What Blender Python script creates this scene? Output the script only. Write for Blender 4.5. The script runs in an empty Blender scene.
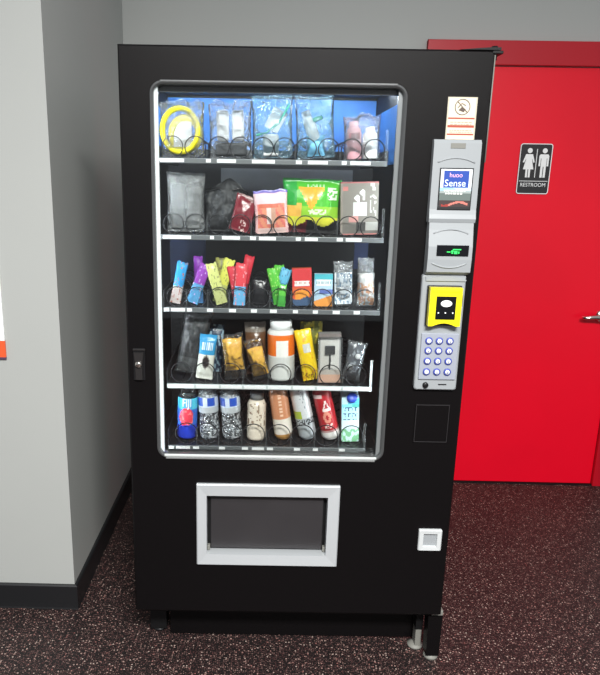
import bpy, bmesh, math, random
from mathutils import Vector, Matrix, noise
random.seed(7)
PI = math.pi
COL = bpy.context.scene.collection
sc = bpy.context.scene

# ------------------------------------------------------------------ camera (metres, vending machine front is the plane y = 0)
CAM = Vector((-0.11508, -1.84788, 1.54269))
RX = Vector((0.9998580, 0.0036807, 0.0164433))     # camera right
RD = Vector((0.0168443, -0.2442708, -0.9695608))   # camera down
RF = Vector((0.0004479, 0.9697001, -0.2442981))    # camera forward
FPX, CX, CY = 658.68, 257.40, 346.46
cam_data = bpy.data.cameras.new('camera')
cam = bpy.data.objects.new('camera', cam_data); COL.objects.link(cam)
m = Matrix((RX, -RD, -RF)).transposed().to_4x4(); m.translation = CAM
cam.matrix_world = m
cam_data.sensor_fit = 'HORIZONTAL'; cam_data.sensor_width = 36.0
cam_data.lens = 36.0 * FPX / 600.0
cam_data.shift_x = (300.0 - CX) / 600.0; cam_data.shift_y = (CY - 337.5) / 600.0
cam_data.clip_start = 0.05
sc.camera = cam

def at(u, v, Y):
    """the place, Y metres behind the machine's front, that the photograph shows at u, v"""
    d = RX * ((u - CX) / FPX) + RD * ((v - CY) / FPX) + RF
    return CAM + d * ((Y - CAM.y) / d.y)

def ppm(p):
    return FPX / ((Vector(p) - CAM).dot(RF))

# ------------------------------------------------------------------ materials
def lin(c):
    f = lambda x: x / 12.92 if x <= .04045 else ((x + .055) / 1.055) ** 2.4
    return tuple(f(x / 255.0) for x in c)

def base_mat(name):
    mt = bpy.data.materials.new(name); mt.use_nodes = True
    nt = mt.node_tree; b = nt.nodes['Principled BSDF']
    return mt, nt, b

def mat(name, rgb, rough=.5, metal=0, spec=.5, bump=0, bscale=200, var=0, vscale=8, coat=0, emit=None):
    """paint, plastic or metal with procedural colour variation and a fine grain"""
    mt, nt, b = base_mat(name)
    c = lin(rgb); N = nt.nodes; L = nt.links
    b.inputs['Base Color'].default_value = (*c, 1)
    b.inputs['Roughness'].default_value = rough; b.inputs['Metallic'].default_value = metal
    b.inputs['Specular IOR Level'].default_value = spec
    b.inputs['Coat Weight'].default_value = coat
    tc = N.new('ShaderNodeTexCoord')
    if var:
        n = N.new('ShaderNodeTexNoise'); n.inputs['Scale'].default_value = vscale; n.inputs['Detail'].default_value = 4
        L.new(tc.outputs['Object'], n.inputs['Vector'])
        r = N.new('ShaderNodeValToRGB')
        r.color_ramp.elements[0].position = .3; r.color_ramp.elements[1].position = .7
        r.color_ramp.elements[0].color = (*[x * (1 - var) for x in c], 1)
        r.color_ramp.elements[1].color = (*[min(1, x * (1 + var)) for x in c], 1)
        L.new(n.outputs['Fac'], r.inputs['Fac']); L.new(r.outputs['Color'], b.inputs['Base Color'])
    if bump:
        n2 = N.new('ShaderNodeTexNoise'); n2.inputs['Scale'].default_value = bscale; n2.inputs['Detail'].default_value = 3
        L.new(tc.outputs['Object'], n2.inputs['Vector'])
        bp = N.new('ShaderNodeBump'); bp.inputs['Strength'].default_value = bump; bp.inputs['Distance'].default_value = .002
        L.new(n2.outputs['Fac'], bp.inputs['Height']); L.new(bp.outputs['Normal'], b.inputs['Normal'])
    if emit:
        b.inputs['Emission Color'].default_value = (*lin(emit[0]), 1); b.inputs['Emission Strength'].default_value = emit[1]
    return mt

def print_mat(name, rough=.3, bump=.25, bscale=60, spec=.5, metal=0):
    """printed film or label: ink colours are carried by the mesh as a colour attribute"""
    mt, nt, b = base_mat(name); N = nt.nodes; L = nt.links
    a = N.new('ShaderNodeAttribute'); a.attribute_name = 'ink'
    L.new(a.outputs['Color'], b.inputs['Base Color'])
    b.inputs['Roughness'].default_value = rough; b.inputs['Specular IOR Level'].default_value = spec; b.inputs['Metallic'].default_value = metal
    tc = N.new('ShaderNodeTexCoord'); n = N.new('ShaderNodeTexNoise'); n.inputs['Scale'].default_value = bscale
    L.new(tc.outputs['Object'], n.inputs['Vector'])
    bp = N.new('ShaderNodeBump'); bp.inputs['Strength'].default_value = bump; bp.inputs['Distance'].default_value = .004
    L.new(n.outputs['Fac'], bp.inputs['Height']); L.new(bp.outputs['Normal'], b.inputs['Normal'])
    return mt

def clear_mat(name, rgb=(235, 242, 248), haze=.22, rough=.18, bump=.6, bscale=45, dist=.02):
    """thin clear plastic: mostly see-through, a little milky, shiny on its wrinkles"""
    mt, nt, b = base_mat(name); N = nt.nodes; L = nt.links
    b.inputs['Base Color'].default_value = (*lin(rgb), 1); b.inputs['Roughness'].default_value = .35
    tr = N.new('ShaderNodeBsdfTransparent'); tr.inputs['Color'].default_value = (.97, .98, .99, 1)
    gl = N.new('ShaderNodeBsdfGlossy'); gl.inputs['Roughness'].default_value = rough
    tc = N.new('ShaderNodeTexCoord'); n = N.new('ShaderNodeTexNoise'); n.inputs['Scale'].default_value = bscale
    n.inputs['Detail'].default_value = 3; n.inputs['Distortion'].default_value = .6
    L.new(tc.outputs['Object'], n.inputs['Vector'])
    bp = N.new('ShaderNodeBump'); bp.inputs['Strength'].default_value = bump; bp.inputs['Distance'].default_value = dist
    L.new(n.outputs['Fac'], bp.inputs['Height'])
    for s in (b, gl): L.new(bp.outputs['Normal'], s.inputs['Normal'])
    fr = N.new('ShaderNodeFresnel'); fr.inputs['IOR'].default_value = 1.5
    L.new(bp.outputs['Normal'], fr.inputs['Normal'])
    m1 = N.new('ShaderNodeMixShader'); m1.inputs['Fac'].default_value = haze
    L.new(tr.outputs[0], m1.inputs[1]); L.new(b.outputs[0], m1.inputs[2])
    m2 = N.new('ShaderNodeMixShader')
    L.new(fr.outputs[0], m2.inputs['Fac']); L.new(m1.outputs[0], m2.inputs[1]); L.new(gl.outputs[0], m2.inputs[2])
    out = [x for x in N if x.type == 'OUTPUT_MATERIAL'][0]
    L.new(m2.outputs[0], out.inputs['Surface'])
    return mt

def glass_mat():
    mt, nt, b = base_mat('window_glass'); N = nt.nodes; L = nt.links
    N.remove(b)
    tr = N.new('ShaderNodeBsdfTransparent'); tr.inputs['Color'].default_value = (.97, .985, .98, 1)
    gl = N.new('ShaderNodeBsdfGlossy'); gl.inputs['Roughness'].default_value = .02
    fr = N.new('ShaderNodeFresnel'); fr.inputs['IOR'].default_value = 1.45
    mx = N.new('ShaderNodeMixShader')
    L.new(fr.outputs[0], mx.inputs['Fac']); L.new(tr.outputs[0], mx.inputs[1]); L.new(gl.outputs[0], mx.inputs[2])
    out = [x for x in N if x.type == 'OUTPUT_MATERIAL'][0]
    L.new(mx.outputs[0], out.inputs['Surface'])
    return mt

def water_mat():
    """crinkled clear bottle: see-through, with pale patches painted in for its sparkle"""
    mt, nt, b = base_mat('water_bottle_plastic'); N = nt.nodes; L = nt.links
    b.inputs['Base Color'].default_value = (.80, .84, .88, 1); b.inputs['Roughness'].default_value = .12
    tc = N.new('ShaderNodeTexCoord'); n = N.new('ShaderNodeTexVoronoi'); n.inputs['Scale'].default_value = 100; n.feature = 'DISTANCE_TO_EDGE'
    nz = N.new('ShaderNodeTexNoise'); nz.inputs['Scale'].default_value = 80; nz.inputs['Detail'].default_value = 2; nz.inputs['Distortion'].default_value = 1.5
    L.new(tc.outputs['Object'], n.inputs['Vector']); L.new(tc.outputs['Object'], nz.inputs['Vector'])
    r = N.new('ShaderNodeValToRGB'); r.color_ramp.elements[0].position = .51; r.color_ramp.elements[1].position = .57
    r.color_ramp.elements[0].color = (.06, .06, .06, 1); r.color_ramp.elements[1].color = (.75, .75, .75, 1)  # pale noise patches stand in for glints on the bottle
    L.new(nz.outputs['Fac'], r.inputs['Fac'])
    bp = N.new('ShaderNodeBump'); bp.inputs['Strength'].default_value = 1; bp.inputs['Distance'].default_value = .006
    L.new(n.outputs['Distance'], bp.inputs['Height']); L.new(bp.outputs['Normal'], b.inputs['Normal'])
    tr = N.new('ShaderNodeBsdfTransparent'); tr.inputs['Color'].default_value = (.9, .93, .95, 1)
    gl = N.new('ShaderNodeBsdfGlossy'); gl.inputs['Roughness'].default_value = .08; L.new(bp.outputs['Normal'], gl.inputs['Normal'])
    m1 = N.new('ShaderNodeMixShader'); L.new(r.outputs['Color'], m1.inputs['Fac']); L.new(tr.outputs[0], m1.inputs[1]); L.new(b.outputs[0], m1.inputs[2])
    m2 = N.new('ShaderNodeMixShader'); m2.inputs['Fac'].default_value = .16; L.new(m1.outputs[0], m2.inputs[1]); L.new(gl.outputs[0], m2.inputs[2])
    out = [x for x in N if x.type == 'OUTPUT_MATERIAL'][0]; L.new(m2.outputs[0], out.inputs['Surface'])
    return mt

def floor_mat():
    mt, nt, b = base_mat('speckled_rubber'); N = nt.nodes; L = nt.links
    tc = N.new('ShaderNodeTexCoord')
    prev = None
    base = N.new('ShaderNodeTexNoise'); base.inputs['Scale'].default_value = 130; base.inputs['Detail'].default_value = 3
    L.new(tc.outputs['Object'], base.inputs['Vector'])
    br = N.new('ShaderNodeValToRGB'); br.color_ramp.elements[0].color = (*lin((18, 14, 14)), 1); br.color_ramp.elements[1].color = (*lin((35, 28, 28)), 1)
    br.color_ramp.elements[0].position = .3; br.color_ramp.elements[1].position = .7
    L.new(base.outputs['Fac'], br.inputs['Fac']); prev = br.outputs['Color']
    for scale, keep, rad, c0, c1 in ((150, .66, .30, (74, 46, 46), (140, 116, 108)), (230, .60, .33, (76, 60, 58), (88, 52, 52)), (95, .84, .24, (176, 160, 150), (138, 88, 83))):
        v = N.new('ShaderNodeTexVoronoi'); v.inputs['Scale'].default_value = scale; v.voronoi_dimensions = '2D'
        L.new(tc.outputs['Object'], v.inputs['Vector'])
        s = N.new('ShaderNodeSeparateColor'); L.new(v.outputs['Color'], s.inputs[0])
        a = N.new('ShaderNodeMath'); a.operation = 'GREATER_THAN'; a.inputs[1].default_value = keep; L.new(s.outputs[0], a.inputs[0])
        d = N.new('ShaderNodeMath'); d.operation = 'LESS_THAN'; d.inputs[1].default_value = rad; L.new(v.outputs['Distance'], d.inputs[0])
        k = N.new('ShaderNodeMath'); k.operation = 'MULTIPLY'; L.new(a.outputs[0], k.inputs[0]); L.new(d.outputs[0], k.inputs[1])
        cr = N.new('ShaderNodeMix'); cr.data_type = 'RGBA'; cr.inputs[6].default_value = (*lin(c0), 1); cr.inputs[7].default_value = (*lin(c1), 1)
        L.new(s.outputs[1], cr.inputs[0])
        mx = N.new('ShaderNodeMix'); mx.data_type = 'RGBA'
        L.new(k.outputs[0], mx.inputs[0]); L.new(prev, mx.inputs[6]); L.new(cr.outputs[2], mx.inputs[7])
        prev = mx.outputs[2]
    L.new(prev, b.inputs['Base Color'])
    b.inputs['Roughness'].default_value = .55; b.inputs['Specular IOR Level'].default_value = .35
    bp = N.new('ShaderNodeBump'); bp.inputs['Strength'].default_value = .3; bp.inputs['Distance'].default_value = .002
    L.new(base.outputs['Fac'], bp.inputs['Height']); L.new(bp.outputs['Normal'], b.inputs['Normal'])
    return mt

M = dict(
    wall=mat('light_grey_wall_paint', (172, 175, 172), .55, bump=.15, bscale=350, var=.02, vscale=1.5),
    base=mat('black_vinyl_baseboard', (26, 27, 29), .4),
    red=mat('red_door_paint', (240, 3, 38), .34, bump=.06, bscale=120, var=.04, vscale=2),
    redframe=mat('red_frame_paint', (186, 10, 32), .38, bump=.06, bscale=120),
    black=mat('black_powder_coat', (12, 10, 11), .42, bump=.2, bscale=900, spec=.13),
    blackside=mat('black_cabinet_steel', (18, 18, 19), .5, bump=.2, bscale=700, spec=.25),
    liner=mat('black_interior_liner', (12, 13, 15), .55),
    blue=mat('blue_reflection_board', (84, 156, 255), .5, var=.2, vscale=5),  # glass reflection put into the board's colour
    navy=mat('navy_plastic_and_reflection', (44, 66, 120), .5, var=.25, vscale=5),  # key digits and a cap; on the boards a painted reflection
    grey_reflection=mat('grey_reflection_board', (118, 120, 124), .5, var=.2, vscale=6),
    alu=mat('brushed_aluminium', (200, 205, 208), .36, metal=.35, bump=.15, bscale=300),
    frame_dark=mat('dark_window_trim', (96, 98, 99), .35, metal=.5),
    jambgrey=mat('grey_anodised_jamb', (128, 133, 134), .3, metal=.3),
    bead=mat('aluminium_bead_reflection', (206, 212, 210), .3, metal=.2),  # bottom trim's reflection put into a brighter colour
    silver=mat('window_trim_reflection', (176, 180, 180), .25, metal=.7),  # same trim metal, coloured paler for its reflection
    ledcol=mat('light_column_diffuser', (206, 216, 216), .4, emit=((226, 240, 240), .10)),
    jamb=mat('white_window_jamb', (196, 204, 204), .3),
    led=mat('led_tube', (255, 255, 255), .4, emit=((238, 247, 255), 42.0)),
    tray=mat('dark_tray_steel', (44, 46, 49), .4, metal=.3),
    strip=mat('grey_tray_front', (104, 108, 110), .4, metal=.2),
    lab=mat('white_price_card', (236, 238, 238), .5),
    wire=mat('dark_steel_wire', (40, 40, 43), .25, metal=.3),
    grey=mat('light_grey_plastic', (150, 155, 158), .42, bump=.08, bscale=500),
    grey2=mat('keypad_plate', (156, 162, 174), .4, metal=.1),
    dark=mat('black_plastic', (18, 18, 20), .35),
    flap=mat('charcoal_flap', (44, 42, 44), .5, bump=.2, bscale=400, var=.08, vscale=10),
    chrome=mat('polished_chrome', (212, 208, 200), .12, metal=1),
    yellow=mat('yellow_plastic', (240, 226, 20), .35, coat=.3),
    blueled=mat('blue_key_ring', (66, 78, 160), .4),
    white=mat('white_plastic', (246, 248, 248), .4),
    offwhite=mat('pale_grey_plastic', (196, 200, 201), .4),
    lever=mat('dark_grey_lever', (48, 46, 46), .35, metal=.4),
    green_led=mat('green_display_segment', (20, 160, 60), .5, emit=((60, 235, 110), 1.2)),
    screen=mat('black_screen', (8, 9, 14), .12),
    footgrey=mat('pale_metal_foot', (124, 124, 118), .6),
    film=print_mat('printed_film', .28, .35, 55),
    card=print_mat('printed_card', .45, .03, 40),
    label=print_mat('bottle_label', .3, .05, 30),
    foil=print_mat('shiny_can', .25, .04, 30, metal=.15),
    clear=clear_mat('clear_bag_film', haze=.13, rough=.14, bump=.9),
    clear2=clear_mat('frosted_bag_film', (215, 220, 222), .28, .12, 1.0, 60),
    clear3=clear_mat('crisp_clear_wrap', (225, 230, 232), .03, .12, .6, 50, .006),
    rigid=clear_mat('rigid_clear_plastic', (230, 238, 240), .05, .08, .05, 20),
    teal=clear_mat('blue_tinted_bag_film', (165, 215, 240), .2, .15, .9, 30),
    greybag=clear_mat('grey_tinted_bag_film', (150, 154, 156), .07, .10, 1.0, 40, .02),
    pane=glass_mat(), water=water_mat(), floor=floor_mat(),
    orange=mat('orange_crackers', (255, 184, 58), .6, bump=.9, bscale=110, var=.2, vscale=70),
    cloth=mat('dark_grey_pouch_cloth', (54, 56, 58), .6, bump=.8, bscale=60, var=.2, vscale=30),
    orange_paint=mat('orange_sign_band', (232, 92, 48), .5),
    purple_line=mat('dark_sign_edge', (84, 60, 84), .5),
    signblack=mat('black_sign_plate', (38, 38, 40), .5),
)

# ------------------------------------------------------------------ mesh builder
class MB:
    """collects shapes and links them as ONE mesh object"""
    def __init__(s): s.v = []; s.f = []; s.mi = []; s.ink = []; s.sm = []
    def add(s, vs, fs, mi=0, ink=None, smooth=False, xf=None):
        b = len(s.v)
        s.v += [tuple(xf @ Vector(p)) if xf else tuple(p) for p in vs]
        for k, f in enumerate(fs):
            s.f.append(tuple(b + i for i in f)); s.mi.append(mi[k] if isinstance(mi, list) else mi)
            s.ink.append(ink[k] if isinstance(ink, list) else ink); s.sm.append(smooth)
        return s
    def box(s, x0, x1, y0, y1, z0, z1, mi=0, ink=None, bev=0, xf=None):
        if bev <= 0:
            vs = [(x, y, z) for x in (x0, x1) for y in (y0, y1) for z in (z0, z1)]
            fs = [(0, 1, 3, 2), (4, 6, 7, 5), (0, 4, 5, 1), (2, 3, 7, 6), (0, 2, 6, 4), (1, 5, 7, 3)]
            return s.add(vs, fs, mi, ink, False, xf)
        bm = bmesh.new(); bmesh.ops.create_cube(bm, size=1)
        for v in bm.verts:
            v.co = Vector(((x0 + x1) / 2 + v.co.x * (x1 - x0), (y0 + y1) / 2 + v.co.y * (y1 - y0), (z0 + z1) / 2 + v.co.z * (z1 - z0)))
        bmesh.ops.bevel(bm, geom=bm.edges[:], offset=bev, segments=3, affect='EDGES', profile=.5)
        bm.verts.ensure_lookup_table(); bm.verts.index_update()
        s.add([v.co[:] for v in bm.verts], [tuple(v.index for v in f.verts) for f in bm.faces], mi, ink, False, xf)
        bm.free(); return s
    def tube(s, pts, r, n=8, mi=0, ink=None, closed=False, xf=None):
        pts = [Vector(p) for p in pts]; N = len(pts); vs = []; fs = []
        up = Vector((0, 0, 1)); prev = None
        for i, p in enumerate(pts):
            a = pts[(i - 1) % N] if closed or i > 0 else p
            b = pts[(i + 1) % N] if closed or i < N - 1 else p
            t = (b - a).normalized()
            if prev is None:
                ref = up if abs(t.z) < .9 else Vector((1, 0, 0))
                u = t.cross(ref).normalized()
            else:
                u = (prev - t * prev.dot(t)).normalized()
            prev = u; w = t.cross(u)
            rr = r[i] if isinstance(r, (list, tuple)) else r
            vs += [p + (u * math.cos(2 * PI * k / n) + w * math.sin(2 * PI * k / n)) * rr for k in range(n)]
        for i in range(N if closed else N - 1):
            j = (i + 1) % N
            for k in range(n):
                fs.append((i * n + k, i * n + (k + 1) % n, j * n + (k + 1) % n, j * n + k))
        if not closed:
            fs.append(tuple(range(n - 1, -1, -1))); fs.append(tuple((N - 1) * n + k for k in range(n)))
        return s.add(vs, fs, mi, ink, True, xf)
    def lathe(s, prof, n=40, mi=0, ink=None, xf=None, squash=1.0, rows=None):
        """profile [(r, z)] turned about z; ink(angle, z) with angle 0 facing -y; mi may be a function of z"""
        if rows:
            out = []; 
            for (r0, z0), (r1, z1) in zip(prof, prof[1:]):
                k = max(1, int(abs(z1 - z0) / rows))
                out += [(r0 + (r1 - r0) * q / k, z0 + (z1 - z0) * q / k) for q in range(k)]
            prof = out + [prof[-1]]
        vs = []; fs = []; inks = []; mis = []
        for r, z in prof:
            for k in range(n):
                a = 2 * PI * k / n - PI
                vs.append((r * math.sin(a), -r * math.cos(a) * squash, z))
        for i in range(len(prof) - 1):
            zc = (prof[i][1] + prof[i + 1][1]) / 2
            for k in range(n):
                fs.append((i * n + k, i * n + (k + 1) % n, (i + 1) * n + (k + 1) % n, (i + 1) * n + k))
                a = 2 * PI * (k + .5) / n - PI
                inks.append(ink(a, zc) if callable(ink) else ink); mis.append(mi(zc) if callable(mi) else mi)
        fs.append(tuple(range(n - 1, -1, -1))); fs.append(tuple((len(prof) - 1) * n + k for k in range(n)))
        inks += [inks[0], inks[-1]]; mis += [mis[0], mis[-1]]
        return s.add(vs, fs, mis, inks, True, xf)
    def prism(s, poly, y0, y1, mi=0, ink=None, xf=None):
        """polygon in x, z pushed from y0 to y1"""
        n = len(poly)
        vs = [(x, y0, z) for x, z in poly] + [(x, y1, z) for x, z in poly]
        fs = [tuple(range(n)), tuple(range(2 * n - 1, n - 1, -1))] + [(i, i + n, (i + 1) % n + n, (i + 1) % n) for i in range(n)]
        return s.add(vs, fs, mi, ink, False, xf)
    def ring(s, loops, mi=0, smooth=False, closed=False):
        """quads between successive loops of equal length"""
        n = len(loops[0]); vs = [p for l in loops for p in l]; fs = []
        K = len(loops)
        for i in range(K if closed else K - 1):
            j = (i + 1) % K
            for k in range(n):
                fs.append((i * n + k, i * n + (k + 1) % n, j * n + (k + 1) % n, j * n + k))
        return s.add(vs, fs, mi, None, smooth)
    def pouch(s, w, h, T, nx=22, ny=32, mi=0, ink=None, crimp=.07, wrinkle=.0015, seed=0, taper=0, power=.55, z0=0, scale=22, flat_bottom=False, yoff=0, ragged=.004, arch=0):
        """a filled film bag standing on its lower edge: front and back sheets joined at the sides"""
        vs = []; fs = []; inks = []
        idx = {}
        for side in (0, 1):
            for j in range(ny + 1):
                v = j / ny
                for i in range(nx + 1):
                    u = i / nx * 2 - 1
                    if side and i in (0, nx):
                        idx[side, i, j] = idx[0, i, j]; continue
                    e = 1.0
                    vv = (v - crimp) / (1 - 2 * crimp)
                    if flat_bottom: vv = .5 * max(0, v + .35) / 1.0 if v < .55 else (v - crimp) / (1 - 2 * crimp)
                    prof = math.sin(PI * min(1, max(0, vv))) if 0 < vv < 1 else 0
                    t = T / 2 * (max(0, 1 - u * u) ** power) * prof ** .6 + .0006
                    nz = noise.noise(Vector((u * w * scale, v * h * scale, seed * 3.7 + side * 9)))
                    nz2 = noise.noise(Vector((u * w * scale * 2.3, v * h * scale * 2.3, seed * 5.1 + side * 4)))
                    y = (-1 if side == 0 else 1) * t + wrinkle * (nz + .6 * nz2) * (1 if t > .001 else .5)
                    ww = w / 2 * (1 - .05 * prof) * (1 - taper * v) 
                    zz = z0 + v * h * (1 - arch * u * u) + noise.noise(Vector((u * 2.6, seed * 1.7, .4))) * ragged * max(0, v - .6) / .4
                    idx[side, i, j] = len(vs); vs.append((u * ww, y + yoff, zz))
        for side in (0, 1):
            for j in range(ny):
                for i in range(nx):
                    q = (idx[side, i, j], idx[side, i + 1, j], idx[side, i + 1, j + 1], idx[side, i, j + 1])
                    fs.append(q if side == 0 else q[::-1])
                    inks.append(ink((i + .5) / nx * 2 - 1, (j + .5) / ny) if callable(ink) else ink)
        return s.add(vs, fs, mi, inks, True)
    def sheet(s, x0, x1, z0, z1, y0, y1, nx, nz, ink, mi=0):
        """a flat card; its front carries a printed pattern ink(u, v)"""
        vs = [(x0 + (x1 - x0) * i / nx, y0, z0 + (z1 - z0) * j / nz) for j in range(nz + 1) for i in range(nx + 1)]
        fs = []; inks = []
        for j in range(nz):
            for i in range(nx):
                a = j * (nx + 1) + i
                fs.append((a, a + 1, a + nx + 2, a + nx + 1)); inks.append(ink((i + .5) / nx * 2 - 1, (j + .5) / nz))
        s.add(vs, fs, mi, inks)
        b = [(x0, y0, z0), (x1, y0, z0), (x1, y0, z1), (x0, y0, z1), (x0, y1, z0), (x1, y1, z0), (x1, y1, z1), (x0, y1, z1)]
        e = ink(-.97, .5)
        return s.add(b, [(0, 4, 5, 1), (1, 5, 6, 2), (2, 6, 7, 3), (3, 7, 4, 0), (4, 7, 6, 5)], mi, e)
    def text(s, body, size, x, y, z, mi=0, ink=None, bend=None, depth=.0006, sx=1.0, xf=None):
        """lettering in the x, z plane, centred on x, standing at z; bend = radius of the bottle it wraps"""
        c = bpy.data.curves.new('lettering', 'FONT'); c.body = body; c.size = size; c.align_x = 'CENTER'
        c.resolution_u = 3; c.extrude = depth / 2
        o = bpy.data.objects.new('lettering', c); COL.objects.link(o)
        bpy.context.view_layer.update()
        me = bpy.data.meshes.new_from_object(o.evaluated_get(bpy.context.evaluated_depsgraph_get()))
        vs = []
        for v in me.vertices:
            px, pz, py = v.co.x * sx, v.co.y, -v.co.z
            if bend:
                a = px / bend; vs.append((x + (bend - py) * math.sin(a), y - (bend - py) * math.cos(a), z + pz))
            else: vs.append((x + px, y + py, z + pz))
        fs = [tuple(p.vertices) for p in me.polygons]
        bpy.data.objects.remove(o); bpy.data.curves.remove(c); bpy.data.meshes.remove(me)
        return s.add(vs, fs, mi, ink, False, xf)
    def build(s, name, mats, parent=None):
        me = bpy.data.meshes.new(name); me.from_pydata(s.v, [], s.f)
        mats = mats if isinstance(mats, (list, tuple)) else [mats]
        for q in mats: me.materials.append(M[q])
        for p, k, sm in zip(me.polygons, s.mi, s.sm): p.material_index = k; p.use_smooth = sm
        if any(c is not None for c in s.ink):
            at_ = me.color_attributes.new('ink', 'FLOAT_COLOR', 'CORNER')
            for p, c in zip(me.polygons, s.ink):
                l = (*lin(c), 1) if c is not None else (.8, .8, .8, 1)
                for li in p.loop_indices: at_.data[li].color = l
        me.update()
        bm = bmesh.new(); bm.from_mesh(me); bmesh.ops.recalc_face_normals(bm, faces=bm.faces[:]); bm.to_mesh(me); bm.free()
        o = bpy.data.objects.new(name, me); COL.objects.link(o)
        if parent is not None: o.parent = parent
        return o

def thing(name, label, cat, loc=(0, 0, 0), rot=(0, 0, 0), group=None):
    o = bpy.data.objects.new(name, None); COL.objects.link(o); o.empty_display_size = .05
    o.location = loc; o.rotation_euler = rot; o['label'] = label; o['category'] = cat
    if group: o['group'] = group
    return o

def rrect(x0, x1, z0, z1, r, y, seg=8):
    """rounded rectangle loop in the x, z plane"""
    pts = []
    for cx, cz, a0 in ((x1 - r, z1 - r, 0), (x0 + r, z1 - r, PI / 2), (x0 + r, z0 + r, PI), (x1 - r, z0 + r, 1.5 * PI)):
        for k in range(seg + 1):
            a = a0 + PI / 2 * k / seg
            pts.append((cx + r * math.cos(a), y, cz + r * math.sin(a)))
    return pts

def structure(name, mb, mats, rot=0, label=None):
    o = mb.build(name, mats); o['kind'] = 'structure'; o.rotation_euler = (0, 0, rot)
    return o

# ------------------------------------------------------------------ the setting (the room stands turned a hair against the machine)
RW = -0.013488
XW, YF, HB, D = -.7730, .2679, .0972, 1.4158
structure('floor', MB().box(-3.2, 4.0, -5.5, D + .25, -.06, 0), 'floor', RW)
structure('wall_left', MB().box(XW - 2.4, XW, YF, D + .2, 0, 3.05), 'wall', RW)
w = MB().box(XW, .62, D, D + .2, 0, 3.05).box(.62, 1.80, D, D + .2, 2.18, 3.05).box(1.80, 4.0, D, D + .2, 0, 3.05)
structure('wall_back', w, 'wall', RW)
def base_run(poly):
    mb = MB(); n = len(poly)
    for a, b in zip(poly, poly[1:]):
        a = Vector((*a, 0)); b = Vector((*b, 0)); 
    return mb
bl = MB()
T = .012
prof = [(0, 0), (T + .002, 0), (T + .0005, .006), (T, .02), (T, HB - .004), (T - .004, HB), (0, HB)]
def run(a, b, nrm, ea, eb):
    a, b, nrm = Vector(a), Vector(b), Vector(nrm); t = (b - a).normalized(); vs = []
    for p, e in ((a, ea), (b, eb)):
        for d, z in prof: vs.append((*(p + nrm * d + t * d * e), z))
    n = len(prof); fs = [(i, (i + 1) % n, (i + 1) % n + n, i + n) for i in range(n)] + [tuple(range(n)), tuple(range(2 * n - 1, n - 1, -1))]
    bl.add(vs, fs)
run((XW - 2.4, YF), (XW, YF), (0, -1), 0, 1)
run((XW, YF), (XW, D), (1, 0), -1, 0)
structure('baseboard_left', bl, 'base', RW)
bl = MB(); run((XW + .02, D), (.617, D), (0, -1), 0, 0); structure('baseboard_back', bl, 'base', RW)

# red door with its frame
DX1 = 1.655                                              # latch edge of the leaf
fr = MB()
fr.box(.617, .667, D - .03, D + .12, 0, 2.174, bev=.003)           # hinge jamb
fr.box(DX1, DX1 + .12, D - .03, D + .12, 0, 2.174, bev=.003)       # latch jamb
fr.box(.617, DX1 + .12, D - .032, D + .12, 2.070, 2.174, bev=.003) # header
fo = structure('trim_1', fr, 'redframe', RW)
root = bpy.data.objects.new('door_1', None); COL.objects.link(root); root['kind'] = 'structure'; root.rotation_euler = (0, 0, RW)
MB().box(.670, DX1 - .003, D - .012, D + .033, .008, 2.066, bev=.002).build('door_leaf', 'red', root)
MB().box(.667, DX1, D - .02, D + .10, 0, .006).build('threshold', 'dark', root)
hx, hz = 1.585, .915
hb = MB()
hb.lathe([(.001, 0), (.034, 0), (.034, .006), (.028, .011), (.012, .012), (.0115, .05), (.001, .05)], 28, xf=Matrix.Translation((hx, D - .012, hz)) @ Matrix.Rotation(PI / 2, 4, 'X'))
hb.tube([(hx, D - .058, hz), (hx - .02, D - .064, hz), (hx - .06, D - .066, hz + .003), (hx - .10, D - .06, hz - .002), (hx - .118, D - .052, hz - .004)], [.012, .0125, .011, .0095, .007], 14)
hb.build('lever_handle', 'chrome', root)

# restroom sign on the door
SX0, SX1, SZ0, SZ1 = 1.088, 1.239, 1.502, 1.732
sy = D - .0125
sg = thing('restroom_sign', 'black restroom sign with white woman and man pictograms on the red door', 'sign', (0, 0, 0), (0, 0, RW))
p = MB(); a = [rrect(SX0, SX1, SZ0, SZ1, .012, sy), rrect(SX0, SX1, SZ0, SZ1, .012, sy - .004)]
p.ring(a); n = len(a[0]); p.add(a[1], [tuple(range(n))])
p.build('sign_plate', 'signblack', sg)
p = MB(); e = .0035
lo = [rrect(SX0, SX1, SZ0, SZ1, .012, sy - .0042), rrect(SX0, SX1, SZ0, SZ1, .012, sy - .0052), rrect(SX0 + e, SX1 - e, SZ0 + e, SZ1 - e, .009, sy - .0052), rrect(SX0 + e, SX1 - e, SZ0 + e, SZ1 - e, .009, sy - .0042)]
p.ring(lo, closed=True); p.build('sign_border', 'white', sg)
p = MB(); yy0, yy1 = sy - .0058, sy - .0041
def disc(cx, cz, r, n=20): return [(cx + r * math.cos(2 * PI * k / n), cz + r * math.sin(2 * PI * k / n)) for k in range(n)]
wx, mx_ = SX0 + .043, SX0 + .113
p.prism(disc(wx + .003, 1.700, .0115), yy0, yy1)
p.prism([(wx - .014, 1.684), (wx + .018, 1.684), (wx + .030, 1.648), (wx + .024, 1.645), (wx + .014, 1.668), (wx + .027, 1.615), (wx + .013, 1.615), (wx + .013, 1.578), (wx + .004, 1.578), (wx + .004, 1.615), (wx, 1.615), (wx, 1.578), (wx - .009, 1.578), (wx - .009, 1.615), (wx - .022, 1.615), (wx - .010, 1.668), (wx - .020, 1.645), (wx - .026, 1.648)], yy0, yy1)
p.prism(disc(mx_ + .003, 1.700, .0115), yy0, yy1)
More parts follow.
